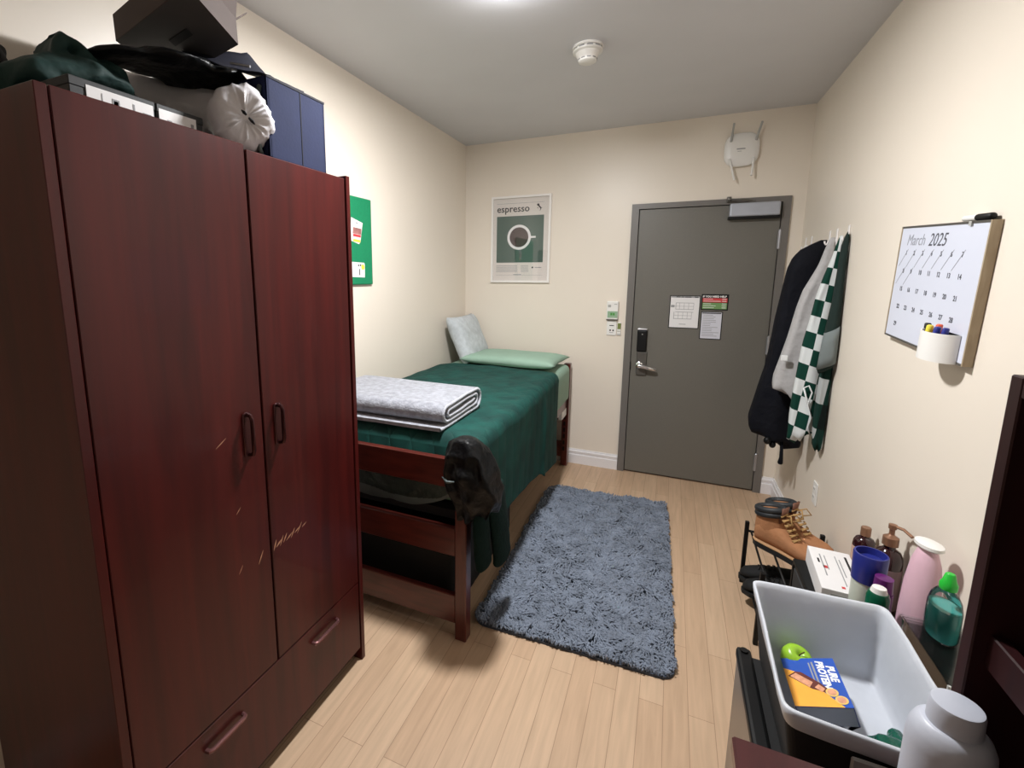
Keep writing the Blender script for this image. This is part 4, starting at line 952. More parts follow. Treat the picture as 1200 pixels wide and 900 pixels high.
# ------------------------------------------------------------------ hooks and clothes
def hook(y, label):
    tt = thing('wall_hook', (W, y, 1.715), label, 'hook', 'white wall hooks')
    k = MB(); k.box((W - 0.006, y - 0.011, 1.715), (W - 0.0005, y + 0.011, 1.800), 0.004); k.build('plate', 'white_hook', tt)
    k = MB(); k.tube([(W - 0.005, y, 1.748), (W - 0.012, y, 1.728), (W - 0.018, y, 1.726), (W - 0.023, y, 1.734), (W - 0.024, y, 1.745)], 0.0045, 8); k.build('peg', 'white_hook', tt, smooth=True)
hook(-0.14, 'white hook nearest the door'); hook(-0.28, 'bare white hook second from the door'); hook(-0.655, 'white hook holding the navy coat')
hook(-0.780, 'white hook holding the grey sweatshirt'); hook(-0.960, 'white hook nearest the whiteboard with checked clothes')
t = thing('navy_coat', (W - 0.1, -0.60, 0.62), 'long dark navy coat hanging on the wall hooks beside the door', 'coat')
garment('coat_body', 'navy_coat', t, [(1.752, 2.385), (1.735, 2.35), (1.70, 2.30), (1.66, 2.272), (1.60, 2.256), (1.5, 2.247), (1.40, 2.238), (1.30, 2.228), (1.15, 2.218), (1.03, 2.205), (0.9, 2.176), (0.80, 2.158), (0.70, 2.142), (0.655, 2.150), (0.60, 2.19)], [(1.75, -0.64), (1.4, -0.59), (0.6, -0.58)], [(1.75, 0.02), (1.6, 0.07), (1.2, 0.095), (0.6, 0.10)], 1.752, 0.615, 3.0, 6, 0.10, lambda x, s: -0.07 * s ** 4 * (x - 2.15) / 0.27)
k = MB(); k.tube([(2.315, -0.655, 0.60), (2.318, -0.66, 0.55), (2.320, -0.662, 0.50), (2.318, -0.662, 0.47), (2.318, -0.662, 0.462)], 0.013, 10, [0.7, 0.7, 0.8, 1.1, 0.7]); k.build('belt_end', 'navy_coat', t, smooth=True)
for (x, y, z, r) in ((2.24, -0.675, 0.600, 0.018), (2.27, -0.66, 0.575, 0.016)):
    k = MB(); k.blob((x, y, z), (r, r, r * 1.3), 0.2, 20, x, 3); k.build('cord_toggle', 'black', t, smooth=True)
t = thing('grey_sweatshirt', (W - 0.05, -0.78, 0.84), 'pale grey sweatshirt hanging in front of the navy coat', 'sweatshirt')
garment('sweatshirt_body', 'grey_hoodie', t, [(1.755, 2.398), (1.70, 2.383), (1.62, 2.365), (1.55, 2.338), (1.48, 2.31), (1.40, 2.292), (1.30, 2.276), (1.2, 2.258), (1.1, 2.236), (1.0, 2.216), (0.95, 2.214), (0.86, 2.24)], [(1.75, -0.775), (1.3, -0.76), (0.85, -0.76)], [(1.75, 0.016), (1.5, 0.04), (0.85, 0.055)], 1.755, 0.93, 6.0, 5, 0.16, lambda x, s: -0.10 * s ** 3 * (x - 2.22) / 0.2)
k = MB(); k.box((2.232, -0.842, 1.105), (2.262, -0.832, 1.135), 0.002, 1); k.build('care_tag', 'trim_white', t)
t = thing('checked_shirt', (W - 0.03, -0.89, 0.66), 'white and dark green checked flannel shirt hanging beside the grey sweatshirt', 'shirt')
garment('shirt_body', 'check_white', t, [(1.755, 2.406), (1.65, 2.386), (1.55, 2.362), (1.45, 2.342), (1.35, 2.328), (1.2, 2.308), (1.05, 2.296), (0.95, 2.290), (0.85, 2.286), (0.75, 2.288), (0.66, 2.302)], [(1.75, -0.900), (1.3, -0.885), (0.7, -0.88)], [(1.75, 0.02), (1.5, 0.03), (1.1, 0.042), (0.7, 0.050)], 1.755, 0.74, 1.0, 5, 0.20, lambda x, s: -0.06 * s ** 3 * (2.42 - x) / 0.12)
k = MB(); k.tube([(2.325, -0.944, 0.985), (2.345, -0.948, 1.0), (2.362, -0.948, 0.965), (2.35, -0.946, 0.90), (2.372, -0.944, 0.83), (2.362, -0.944, 0.78), (2.378, -0.942, 0.735)], 0.004, 6); k.tube([(2.325, -0.944, 0.985), (2.345, -0.945, 0.92), (2.36, -0.945, 0.875)], 0.004, 6)
k.build('hem_piping', 'trim_white', t, smooth=True)
t = thing('dark_shirt', (W - 0.02, -0.985, 0.66), 'dark green and grey checked shirt on the hook nearest the whiteboard', 'shirt')
garment('shirt_body', 'check_dark', t, [(1.755, 2.410), (1.6, 2.408), (1.4, 2.400), (1.2, 2.388), (1.0, 2.374), (0.8, 2.372), (0.66, 2.382)], -0.985, [(1.75, 0.02), (1.3, 0.032), (0.7, 0.034)], 1.755, 0.68, 9.0, 4, 0.16)
k = MB(); k.rings([[V((x + w1 * math.cos(a), y + w2 * math.sin(a) * (1 + 0.12 * math.sin(3 * a + z * 9)), z + 0.02 * math.cos(a))) for a in [2 * PI * j / 20 for j in range(20)]] for x, y, z, w1, w2 in ((2.408, -0.985, 1.748, 0.006, 0.010), (2.406, -0.99, 1.72, 0.012, 0.02), (2.404, -1.0, 1.60, 0.016, 0.022), (2.400, -1.01, 1.45, 0.020, 0.024), (2.393, -1.018, 1.32, 0.027, 0.026), (2.388, -1.024, 1.20, 0.033, 0.028), (2.385, -1.026, 1.12, 0.035, 0.028), (2.385, -1.026, 1.10, 0.028, 0.020))]); sv = k.build('sleeve', 'dark_green', t, smooth=True)
k = MB(); k.rings([[V((x + w1 * math.cos(a), -1.026 + w2 * math.sin(a) * (1 + 0.12 * math.sin(3 * a + z * 9)), z + 0.02 * math.cos(a))) for a in [2 * PI * j / 20 for j in range(20)]] for x, z, w1, w2 in ((2.391, 1.30, 0.030, 0.028), (2.389, 1.24, 0.033, 0.030), (2.387, 1.17, 0.0352, 0.031), (2.385, 1.12, 0.037, 0.031))]); k.build('cuff', 'cuff_grey', sv, smooth=True)

# ------------------------------------------------------------------ shoe rack and shoes
t = thing('shoe_rack', (2.26, -1.47, 0), 'low black metal shoe rack against the wall below the outlet', 'shoe rack')
RX0, RX1, RY0, RY1 = 2.095, 2.405, -1.695, -1.235
for x in (RX0, RX1):
    for y in (RY0, RY1):
        q = MB(); q.box((x - 0.009, y - 0.009, 0), (x + 0.009, y + 0.009, 0.335), 0.002, 1); q.build('post', 'black', t)
for z in (0.055, 0.285):
    q = MB()
    for k in range(5): xx = RX0 + 0.02 + k * (RX1 - RX0 - 0.04) / 4; q.tube([(xx, RY0, z), (xx, RY1, z)], 0.005, 8)
    q.tube([(RX0, RY0, z), (RX1, RY0, z)], 0.006, 8); q.tube([(RX0, RY1, z), (RX1, RY1, z)], 0.006, 8); q.build('shelf', 'black', t, smooth=True)
def boot(name, mat, heel, ang, zb, label, height=0.195, L=0.285):
    tt = thing(name, (heel[0], heel[1], zb), label, 'boot', 'tan work boots on the shoe rack', ang)
    def cs(x, w, z0, z1, top=1.0, lx=0.0):   # rounded section across the foot
        return [V((x + lx, w * math.copysign(abs(math.cos(a)) ** 0.75, math.cos(a)), z0 + (z1 - z0) * (0.5 + 0.5 * math.copysign(abs(math.sin(a)) ** 0.8, math.sin(a))))) for a in [2 * PI * j / 24 for j in range(24)]]
    q = MB(); q.rings([cs(x, w, 0.028, z) for x, w, z in ((0.0, 0.018, 0.07), (0.008, 0.034, 0.11), (0.03, 0.040, 0.135), (0.06, 0.041, 0.14), (0.10, 0.041, 0.135), (0.135, 0.043, 0.115), (0.17, 0.047, 0.097), (0.205, 0.050, 0.086), (0.24, 0.048, 0.078), (0.265, 0.038, 0.068), (0.28, 0.020, 0.055))])
    rs = []
    for s in range(9):
        k = s / 8; z = 0.085 + (height - 0.085) * k; ln = 0.066 - 0.012 * k; cx = 0.058 - 0.006 * k; ww = 0.040 + 0.003 * k
        rs.append([V((cx + ln * math.cos(a), ww * math.sin(a), z + 0.014 * k * math.cos(a))) for a in [2 * PI * j / 24 for j in range(24)]])
    q.rings(rs); q.build('upper', mat, tt, smooth=True, local=True)
    q = MB(); rs = []
    for i in range(25):
        a = 2 * PI * i / 24; rs.append((0.052 + 0.054 * math.cos(a), 0.041 * math.sin(a), height + 0.014 * math.cos(a)))
    q.tube(rs, 0.014, 10); rs2 = [(x * 1.0 + 0.002, y * 1.02, z - 0.022) for x, y, z in rs]; q.tube(rs2, 0.013, 10); q.build('padded_collar', 'boot_collar', tt, smooth=True, local=True)
    q = MB(); q.rings([[V((0.052 + 0.040 * math.cos(a) * r, 0.030 * math.sin(a) * r, height - 0.03)) for a in [2 * PI * j / 16 for j in range(16)]] for r in (1.0, 0.05)]); q.build('lining', 'black_matte', tt, local=True)
    q = MB(); outl = [(0.0, 0.022), (0.02, 0.038), (0.07, 0.043), (0.13, 0.044), (0.20, 0.053), (0.25, 0.050), (0.278, 0.034), (0.288, 0.0)]
    pl = outl + [(x, -y) for x, y in reversed(outl[:-1])]
    q.rings([[V((x, y, z)) for x, y in pl] for z in (0.0, 0.027)]); q.build('sole', 'sole', tt, local=True)
    q = MB(); q.rings([[V((0.14 + (x - 0.14) * 1.02, y * 1.06, z)) for x, y in pl] for z in (0.0265, 0.031)]); q.build('welt', 'welt', tt, local=True)
    q = MB()
    for i in range(6):
        k = i / 5; x = 0.175 - 0.062 * k; z = 0.100 + (height - 0.10) * k * 0.95
        q.tube([(x, -0.026, z - 0.006), (x + 0.010, 0, z + 0.006), (x - 0.006, 0.026, z - 0.002)], 0.004, 6); q.tube([(x, 0.026, z - 0.006), (x + 0.012, 0, z + 0.004), (x - 0.006, -0.026, z - 0.002)], 0.004, 6)
    for sg in (-1, 1): q.tube([(0.118, 0, height - 0.01), (0.15, 0.02 * sg, height + 0.008), (0.165, 0.036 * sg, height - 0.02), (0.14, 0.02 * sg, height - 0.03)], 0.0032, 6)
    q.build('laces', 'lace', tt, smooth=True, local=True)
    q = MB(); q.rings([[V((0.108 + 0.012 * z_ + x, y, height - 0.045 + 0.075 * z_)) for x, y in ((0, -0.024), (0.006, 0), (0, 0.024), (-0.008, 0.022), (-0.003, 0), (-0.008, -0.022))] for z_ in (0, 0.5, 1)]); q.build('tongue', 'boot_brown', tt, smooth=True, local=True)
    return tt
boot('work_boot', 'boot', (2.118, -1.345), R(-39), 0.292, 'tan work boot with a padded black collar nearest the room on the rack')
boot('work_boot', 'boot', (2.172, -1.262), R(-37), 0.292, 'tan work boot tucked behind the first against the wall', L=0.27)
def sneaker(y, ang, label):
    tt = thing('black_shoe', (2.075, y, 0.062), label, 'shoe', 'black shoes on the lower tier', ang)
    def cs(x, w, z1): return [V((x, w * math.cos(a), 0.018 + max(0, 0.5 + 0.5 * math.sin(a)) * (z1 - 0.018))) for a in [2 * PI * j / 20 for j in range(20)]]
    q = MB(); q.rings([cs(x, w, z) for x, w, z in ((0.0, 0.014, 0.04), (0.02, 0.036, 0.062), (0.06, 0.045, 0.075), (0.11, 0.043, 0.09), (0.16, 0.036, 0.10), (0.22, 0.036, 0.105), (0.265, 0.030, 0.10), (0.28, 0.014, 0.07))]); q.build('upper', 'black_matte', tt, smooth=True, local=True)
    q = MB(); ol_ = [(-0.005, 0.012), (0.02, 0.040), (0.07, 0.048), (0.15, 0.040), (0.24, 0.039), (0.285, 0.018)]; pl = ol_ + [(x, -yy) for x, yy in reversed(ol_)]
    q.rings([[V((x, yy, z)) for x, yy in pl] for z in (0, 0.019)]); q.build('sole', 'sole', tt, local=True)
    q = MB()
    for k in range(4): q.tube([(0.075 + k * 0.02, -0.022, 0.077 + k * 0.005), (0.08 + k * 0.02, 0, 0.089 + k * 0.005), (0.075 + k * 0.02, 0.022, 0.077 + k * 0.005)], 0.003, 6)
    q.build('laces', 'black', tt, smooth=True, local=True)
sneaker(-1.300, R(-4), 'black shoe on the lower tier nearest the door'); sneaker(-1.420, R(3), 'black shoe on the lower tier beside the fridge end')

# ------------------------------------------------------------------ drawer cart with toiletries
t = thing('drawer_cart', (2.29, -2.05, 0), 'black drawer cart against the wall behind the lined bin', 'drawer cart')
CX0, CX1, CY0, CY1, CZ = 2.185, 2.405, -2.385, -1.715, 0.44
q = MB(); q.box((CX0, CY0, CZ - 0.02), (CX1, CY1, CZ), 0.004, 1); q.build('top', 'black', t)
q = MB(); q.box((CX0, CY0, 0), (CX1, CY0 + 0.015, CZ - 0.02)); q.box((CX0, CY1 - 0.015, 0), (CX1, CY1, CZ - 0.02)); q.box((CX1 - 0.01, CY0 + 0.015, 0.02), (CX1, CY1 - 0.015, CZ - 0.02)); q.build('frame', 'black', t)
for k in range(3):
    q = MB(); q.box((CX0 + 0.002, CY0 + 0.018, 0.02 + k * 0.133), (CX1 - 0.014, CY1 - 0.018, 0.145 + k * 0.133), 0.004, 1); dr = q.build('drawer', 'shoebox', t)
    q = MB(); q.box((CX0 - 0.008, -2.11, 0.10 + k * 0.133), (CX0 + 0.003, -1.99, 0.115 + k * 0.133), 0.003, 1); q.build('handle', 'black', dr)
# white carton
t = thing('white_carton', (2.27, -1.83, CZ), 'slim white printed carton lying between the boots and bottles', 'carton')
wc = Matrix.Translation((2.280, -1.868, CZ + 0.0335)) @ Matrix.Rotation(R(-4), 4, 'Z')
q = MB(); q.obox(wc, (0.130, 0.29, 0.066), 0.0015, 1); q.build('body', 'paper', t)
q = MB(); 
for (x, y, wx, wy, mm) in ((-0.035, 0.02, 0.004, 0.15, 'grey_ink'), (-0.022, 0.04, 0.003, 0.10, 'grey_ink'), (0.012, 0.0, 0.003, 0.20, 'grey_ink'), (0.022, 0.02, 0.003, 0.12, 'grey_ink'), (0.045, 0.045, 0.007, 0.13, 'ink'), (0.045, -0.035, 0.012, 0.035, 'blue_plastic'), (-0.03, 0.005, 0.012, 0.018, 'red_ink'), (0.0, -0.115, 0.01, 0.012, 'red_ink'), (-0.045, 0.045, 0.006, 0.03, 'ink')):
    q.use(mm); q.obox(wc @ Matrix.Translation((x, y, 0.0333)), (wx, wy, 0.0006))
q.build('print', parent=t)
q = MB(); q.obox(wc @ Matrix.Translation((-0.012, -0.1455, -0.004)), (0.055, 0.001, 0.045)); q.obox(wc @ Matrix.Translation((0.04, -0.1455, -0.002)), (0.04, 0.001, 0.05)); q.build('end_flap', 'grey_plastic', t)
# bottles (made about their own base)
def bottle(name, loc, parts, label, cat='bottle', rz=0.0):
    tt = thing(name, loc, label, cat, 'toiletries on the cart' , rz)
    for pn, mat, prof, kw in parts:
        q = MB(); m4 = kw.get('mat', Matrix()); q.lathe(prof, m4, 28, kw.get('sx', 1), kw.get('sy', 1))
        for tb in kw.get('tubes', ()): q.tube(*tb)
        q.build(pn, mat, tt, smooth=True, local=True, auto=40)
    return tt
amb = [(0.0, 0), (0.040, 0.0), (0.043, 0.006), (0.043, 0.165), (0.041, 0.182), (0.033, 0.198), (0.018, 0.207), (0.016, 0.214), (0, 0.214)]
bottle('shampoo_bottle', (2.386, -1.752, CZ), [('body', 'amber', [(r * .78, z * .78) for r, z in amb], {}), ('label', 'label_tan', [(0.0338, 0.03), (0.0342, 0.031), (0.0342, 0.120), (0.0338, 0.121)], {}), ('cap', 'cap_gold', [(0, 0.166), (0.0155, 0.166), (0.0155, 0.195), (0.014, 0.198), (0, 0.198)], {})], 'dark amber bottle with a plain bronze cap by the wall')
bottle('pump_bottle', (2.380, -1.965, CZ), [('body', 'amber', [(r * 0.90, z * 1.13) for r, z in amb], {}), ('label', 'label_mauve', [(0.0390, 0.03), (0.0394, 0.031), (0.0394, 0.170), (0.0390, 0.171)], {}),
       ('pump', 'cap_gold', [(0, 0.245), (0.021, 0.245), (0.021, 0.272), (0.012, 0.278), (0.0075, 0.282), (0.0075, 0.300), (0.011, 0.302), (0.011, 0.316), (0, 0.318)], dict(tubes=[([(0, 0, 0.312), (0.02, -0.022, 0.313), (0.032, -0.050, 0.305)], 0.005, 8)]))], 'dark amber bottle with a bronze pump top')
bottle('blue_lid_tub', (2.298, -2.075, CZ), [('body', 'cream_body', [(0, 0), (0.036, 0), (0.039, 0.01), (0.040, 0.17), (0, 0.17)], {}), ('lid', 'blue_plastic', [(0, 0.165), (0.042, 0.165), (0.043, 0.19), (0.044, 0.252), (0.042, 0.256), (0.038, 0.256), (0.036, 0.235), (0, 0.235)], {})], 'milky tub with a tall blue lid')
bottle('purple_bottle', (2.308, -2.156, CZ), [('body', 'purple', [(0, 0), (0.024, 0), (0.026, 0.01), (0.026, 0.18), (0, 0.18)], {}), ('cap', 'purple', [(0, 0.179), (0.024, 0.179), (0.022, 0.225), (0, 0.228)], {})], 'slim purple bottle beside the blue lid')
bottle('spray_can', (2.272, -2.232, CZ), [('body', 'white_plastic', [(0, 0), (0.026, 0), (0.027, 0.01), (0.027, 0.15), (0, 0.15)], {}), ('cap', 'deo_green', [(0, 0.149), (0.0275, 0.149), (0.0275, 0.205), (0.022, 0.218), (0, 0.220)], {}), ('nozzle', 'white_plastic', [(0, 0.218), (0.020, 0.2175), (0.016, 0.232), (0, 0.236)], {})], 'white can with a dark green cap before the pink bottle')
bottle('pink_bottle', (2.366, -2.222, CZ), [('body', 'pink', [(0, 0), (0.040, 0.0), (0.046, 0.010), (0.051, 0.08), (0.052, 0.17), (0.048, 0.26), (0.038, 0.33), (0.026, 0.366), (0.020, 0.374), (0, 0.374)], dict(sy=1.0, sx=0.72)), ('cap', 'white_plastic', [(0, 0.375), (0.028, 0.375), (0.034, 0.380), (0.033, 0.388), (0.02, 0.392), (0, 0.392)], dict(sx=0.8, sy=1.15))], 'tall pink bottle with a flat white flip cap', rz=R(12))

# ------------------------------------------------------------------ mini fridge with lined bin
FX0, FX1, FY0, FY1, FZ = 1.935, 2.405, -2.945, -2.425, 0.50
t = thing('mini_fridge', (2.17, -2.685, 0), 'black topped mini fridge with a grey door beside the desk', 'fridge')
q = MB(); q.box((FX0 + 0.045, FY0, 0.01), (FX1, FY1, FZ), 0.008); q.build('body', 'black', t)
q = MB(); q.box((1.912, FY0, 0.03), (FX0 + 0.010, FY1, FZ - 0.025), 0.004, 1); dr = q.build('door', 'fridge_grey', t)
q = MB(); q.box((1.908, FY0, FZ - 0.026), (1.945, FY1 + 0.002, FZ + 0.006), 0.008); q.build('door_cap', 'black', dr)
q = MB(); q.box((1.944, FY0 + 0.002, 0.03), (1.981, FY1 - 0.012, FZ - 0.008), 0.003, 1); q.build('door_gasket', 'black_matte', t)
q = MB(); q.lathe([(0, 0), (0.010, 0), (0.010, 0.006), (0, 0.006)], Matrix.Translation((1.926, FY1 - 0.016, FZ + 0.005)), 16); q.build('hinge_cap', 'black', dr)
for x in (1.97, 2.37):
    for y in (FY0 + 0.04, FY1 - 0.04):
        q = MB(); q.lathe([(0, 0), (0.014, 0), (0.014, 0.012), (0, 0.012)], Matrix.Translation((x, y, 0)), 12); q.build('foot', 'black_matte', t)
# lined fabric bin
BZ0, BZ1 = FZ + 0.004, 0.712
top = [V((1.936, -2.408, BZ1)), V((2.232, -2.398, BZ1)), V((2.226, -2.872, BZ1)), V((1.930, -2.848, BZ1))]
bot = [V((1.962, -2.428, BZ0)), V((2.222, -2.420, BZ0)), V((2.215, -2.845, BZ0)), V((1.965, -2.830, BZ0))]
t = thing('lined_bin', (2.08, -2.63, BZ0), 'open black fabric bin with a pale grey liner on the fridge', 'storage bin')
def rrect(c4, inset, z, r=0.025, n=6, wob=0.0):
    cen = sum(c4, V()) / 4; c4 = [cen + (p_ - cen) * (1 - inset) for p_ in c4]; pts = []
    for i in range(4):
        a, p_, c = c4[i - 1], c4[i], c4[(i + 1) % 4]; d0 = (a - p_).normalized() * r; d1 = (c - p_).normalized() * r
        for k in range(n + 1):
            s = k / n; pts.append((p_ + d0) * (1 - s) ** 2 + p_ * 2 * s * (1 - s) + (p_ + d1) * s ** 2)
        for k in range(1, 8):
            s = k / 8; pts.append((p_ + d1).lerp(c + (p_ - c).normalized() * r, s))
    return [V((q_.x, q_.y, z if z is not None else q_.z)) + V((wob * noise.noise(q_ * 14 + V((0, 0, z or 0)) * 9), wob * noise.noise(q_ * 14 + V((5, 0, (z or 0) * 9))), 0)) for q_ in pts]
def lerp4(k): return [a.lerp(c, k) for a, c in zip(bot, top)]
q = MB(); q.rings([rrect(lerp4(k), 0, BZ0 + (BZ1 - BZ0) * k, 0.02) for k in (0, 0.3, 0.6, 0.86)] + [rrect(lerp4(k), 0.022, BZ0 + (BZ1 - BZ0) * k, 0.02) for k in (0.86, 0.5, 0.02)], True, True); q.build('shell', 'bin_black', t)
q = MB()
seq = [(0.80, -0.012), (0.83, -0.022), (0.92, -0.030), (0.985, -0.026), (1.0, -0.006), (0.985, 0.018), (0.93, 0.034), (0.8, 0.042), (0.65, 0.046), (0.5, 0.05), (0.35, 0.052), (0.2, 0.056), (0.08, 0.066), (0.055, 0.12), (0.05, 0.4), (0.05, 0.8), (0.05, 0.985)]
q.rings([rrect(lerp4(k), ins, BZ0 + (BZ1 - BZ0) * k + (0), 0.024, wob=(0.003 if ins < 0.1 else 0)) for k, ins in seq], False, True); q.build('liner', 'liner', t, smooth=True)
q = MB(); q.box((2.035, -2.8745, 0.625), (2.135, -2.866, 0.672), 0.003, 1); q.build('label_holder', 'grey_plastic', t)
FLZ = BZ0 + 0.014
# apple
q = MB(); 
ap = thing('green_apple', (2.030, -2.468, FLZ), 'green apple in the corner of the lined bin', 'apple')
mt = Matrix.Translation((2.030, -2.468, FLZ)) @ Matrix.Scale(0.93, 4) @ Matrix.Rotation(R(18), 4, 'X') @ Matrix.Rotation(R(10), 4, 'Y')
q.lathe([(0.004, 0.006), (0.018, 0.001), (0.028, 0.008), (0.036, 0.028), (0.0385, 0.044), (0.035, 0.060), (0.026, 0.070), (0.014, 0.072), (0.006, 0.066), (0.001, 0.060)], mt, 28); q.build('flesh', 'apple', ap, smooth=True)
q = MB(); q.tube([mt @ V((0, 0, 0.060)), mt @ V((0.002, 0, 0.072)), mt @ V((0.006, 0, 0.082))], 0.0016, 6); q.build('stem', 'stem', ap, smooth=True)
# protein bar carton
t = thing('protein_bar_box', (2.055, -2.575, FLZ), 'blue and orange protein bar carton lying in the lined bin', 'carton')
bx = [V((1.993, -2.540, 0)), V((2.1135, -2.482, 0)), V((2.1115, -2.641, 0)), V((1.990, -2.682, 0))]
PB = Matrix.Translation((2.052, -2.5775, 0.580)) @ Matrix.Rotation(R(1.0), 4, 'Z') @ Matrix.Rotation(R(-20), 4, 'Y')
bth = 0.046
# the page: x along the far edge, y towards the far end
bxw, bxl = 0.114, 0.152
q = MB(); q.use('box_navy'); q.obox(PB @ Matrix.Translation((0, 0, -bth / 2)), (bxw, bxl, bth), 0.0008, 1); q.use('box_grey'); q.obox(PB @ Matrix.Translation((0.0, -bxl / 2, -bth / 2)), (bxw * 0.97, 0.0012, bth * 0.94)); q.build('carton', parent=t)
PT = PB.copy()
q = MB(); q.use('box_blue'); hx, hy = bxw / 2, bxl / 2
q.prism([(-hx, -hy), (hx, -hy), (hx, hy), (-hx, hy)], PT, 0.0001, 0.0004)
q.use('box_orange'); q.prism([(-hx, -hy), (hx * 0.72, -hy), (-hx * 0.55, hy * 0.38), (-hx, hy * 0.55)], PT, 0.0004, 0.0007)
q.use('choc'); q.prism([(-0.052, 0.016), (-0.034, 0.030), (-0.022, 0.028), (0.010, -0.006), (0.026, -0.030), (0.020, -0.038), (0.006, -0.030), (-0.010, -0.024)], PT, 0.0007, 0.0011)
q.use('nougat'); q.prism([(-0.048, 0.015), (-0.034, 0.025), (-0.004, -0.004), (-0.014, -0.020)], PT, 0.0011, 0.0014); q.prism([(-0.004, -0.020), (0.006, -0.010), (0.016, -0.024), (0.008, -0.034)], PT, 0.0011, 0.0014)
q.use('badge'); 
for c in ((0.027, -0.034), (0.040, -0.056)): q.lathe([(0, 0), (0.0125, 0), (0.0125, 0.0007), (0, 0.0007)], PT @ Matrix.Translation((c[0], c[1], 0.0005)), 20)
q.use('nougat')
for c in ((0.027, -0.034), (0.040, -0.056)): q.lathe([(0, 0), (0.009, 0), (0.009, 0.0007), (0, 0.0007)], PT @ Matrix.Translation((c[0], c[1], 0.0008)), 20)
q.build('printed_panel', parent=t)
q = MB(); q.use('white_ink')
TD = PT @ Matrix.Translation((0.036, 0.050, 0.0006)) @ Matrix.Rotation(R(-90), 4, 'Z')
q.text('PURE', 0.0215, TD, 0.0002, bold=0.0010, shear=0.2); TD2 = PT @ Matrix.Translation((0.0165, 0.066, 0.0006)) @ Matrix.Rotation(R(-90), 4, 'Z'); q.text('PROTEIN', 0.0215, TD2, 0.0002, bold=0.0010, shear=0.2)
q.use('grey_ink'); q.obox(PT @ Matrix.Translation((0.008, 0.020, 0.0006)), (0.004, 0.085, 0.0003)); q.obox(PT @ Matrix.Translation((0.001, 0.030, 0.0006)), (0.003, 0.06, 0.0003)); q.build('lettering', parent=t)
# green plastic bag
q = MB(); q.blob((2.160, -2.705, FLZ + 0.030), (0.042, 0.050, 0.026), 0.5, 30, 3.0, 4); q.blob((2.188, -2.668, FLZ + 0.028), (0.020, 0.050, 0.024), 0.5, 30, 8.0, 4)
tag(q.build('plastic_bag', 'green_bag', None, True, (2.16, -2.70, FLZ), [('REMESH', dict(mode='VOXEL', voxel_size=0.004, use_smooth_shade=True))]), 'crumpled shiny dark green plastic bag in the lined bin', 'bag')
# clear organiser with the dish soap, behind the bin
t = thing('clear_organizer', (2.33, -2.52, FZ), 'clear plastic organiser box on the fridge behind the lined bin', 'box')
ox0, ox1, oy0, oy1, oz = 2.290, 2.412, -2.568, -2.330, 0.658
q = MB(); w = 0.003
q.box((ox0, oy0, FZ + 0.001), (ox1, oy1, FZ + 0.004)); q.box((ox0, oy0, FZ + 0.004), (ox0 + w, oy1, oz)); q.box((ox1 - w, oy0, FZ + 0.004), (ox1, oy1, oz)); q.box((ox0 + w, oy0, FZ + 0.004), (ox1 - w, oy0 + w, oz)); q.box((ox0 + w, oy1 - w, FZ + 0.004), (ox1 - w, oy1, oz)); q.build('box_wall', 'clear_plastic', t)
q = MB(); q.box((ox0 - 0.002, oy0 - 0.002, oz), (ox1 + 0.002, oy1 + 0.002, oz + 0.004)); q.build('lid', 'clear_plastic', t)
q = MB(); q.tube([(ox0 + 0.001, oy0 - 0.002, FZ + 0.01), (ox0 + 0.001, oy0 - 0.002, oz)], 0.0035, 8); q.build('corner_edge', 'white_plastic', t)
t = thing('dish_soap', (2.345, -2.385, oz + 0.004), 'clear soap bottle of teal liquid with a green cap', 'bottle')
m4 = Matrix.Translation((2.345, -2.385, oz + 0.0045)) @ Matrix.Scale(0.95, 4); S = dict(sx=0.62, sy=1.0)
q = MB(); q.lathe([(0.0, 0.0), (0.046, 0.0), (0.050, 0.006), (0.051, 0.05), (0.050, 0.085), (0.044, 0.108), (0.032, 0.124), (0.018, 0.133), (0.013, 0.138)], m4, 28, **S); q.build('bottle_wall', 'clear_plastic', t, smooth=True)
q = MB(); q.lathe([(0.0, 0.002), (0.044, 0.002), (0.0475, 0.008), (0.0485, 0.05), (0.0475, 0.080), (0.046, 0.086), (0, 0.086)], m4, 28, **S); q.build('liquid', 'soap', t, smooth=True, auto=40)
q = MB(); q.lathe([(0, 0.134), (0.017, 0.134), (0.018, 0.138), (0.018, 0.150), (0.014, 0.158), (0.010, 0.176), (0.008, 0.178), (0, 0.178)], m4, 24); q.build('cap', 'bright_green', t, smooth=True, auto=40)

# ------------------------------------------------------------------ desk and hutch
DZ, DXF, DY1, DY0 = 0.75, 1.822, -2.996, -4.25
t = thing('desk', (2.12, -3.6, 0), 'burgundy wooden desk against the wall in the near corner', 'desk')
q = MB(); q.box((DXF, DY0, DZ - 0.03), (2.408, DY1, DZ), 0.004, 1); q.build('desk_top', 'deskwood', t)
for y0 in (DY1 - 0.035, DY0 + 0.01):
    q = MB(); q.box((DXF + 0.03, y0, 0), (2.40, y0 + 0.025, DZ - 0.03), 0.002, 1); q.build('end_panel', 'deskwood', t)
q = MB(); q.box((2.37, DY0 + 0.035, 0.3), (2.39, DY1 - 0.035, DZ - 0.03)); q.build('back_panel', 'deskwood', t)
t = thing('desk_hutch', (2.25, -3.6, DZ), 'dark burgundy open hutch standing on the desk', 'hutch')
HX, HZ = 2.102, 1.424
for y0 in (-2.993, -4.24):
    q = MB(); q.box((HX, y0, DZ + 0.0005), (2.408, y0 + 0.026, HZ), 0.002, 1); q.build('side_panel', 'mahogany_dark', t)
q = MB(); q.box((HX, -4.214, HZ - 0.028), (2.408, -2.993, HZ - 0.001), 0.002, 1); q.build('top_board', 'mahogany_dark', t)
q = MB(); q.box((2.396, -4.214, DZ + 0.0005), (2.408, -2.993, HZ - 0.028)); q.build('back_board', 'mahogany_dark', t)
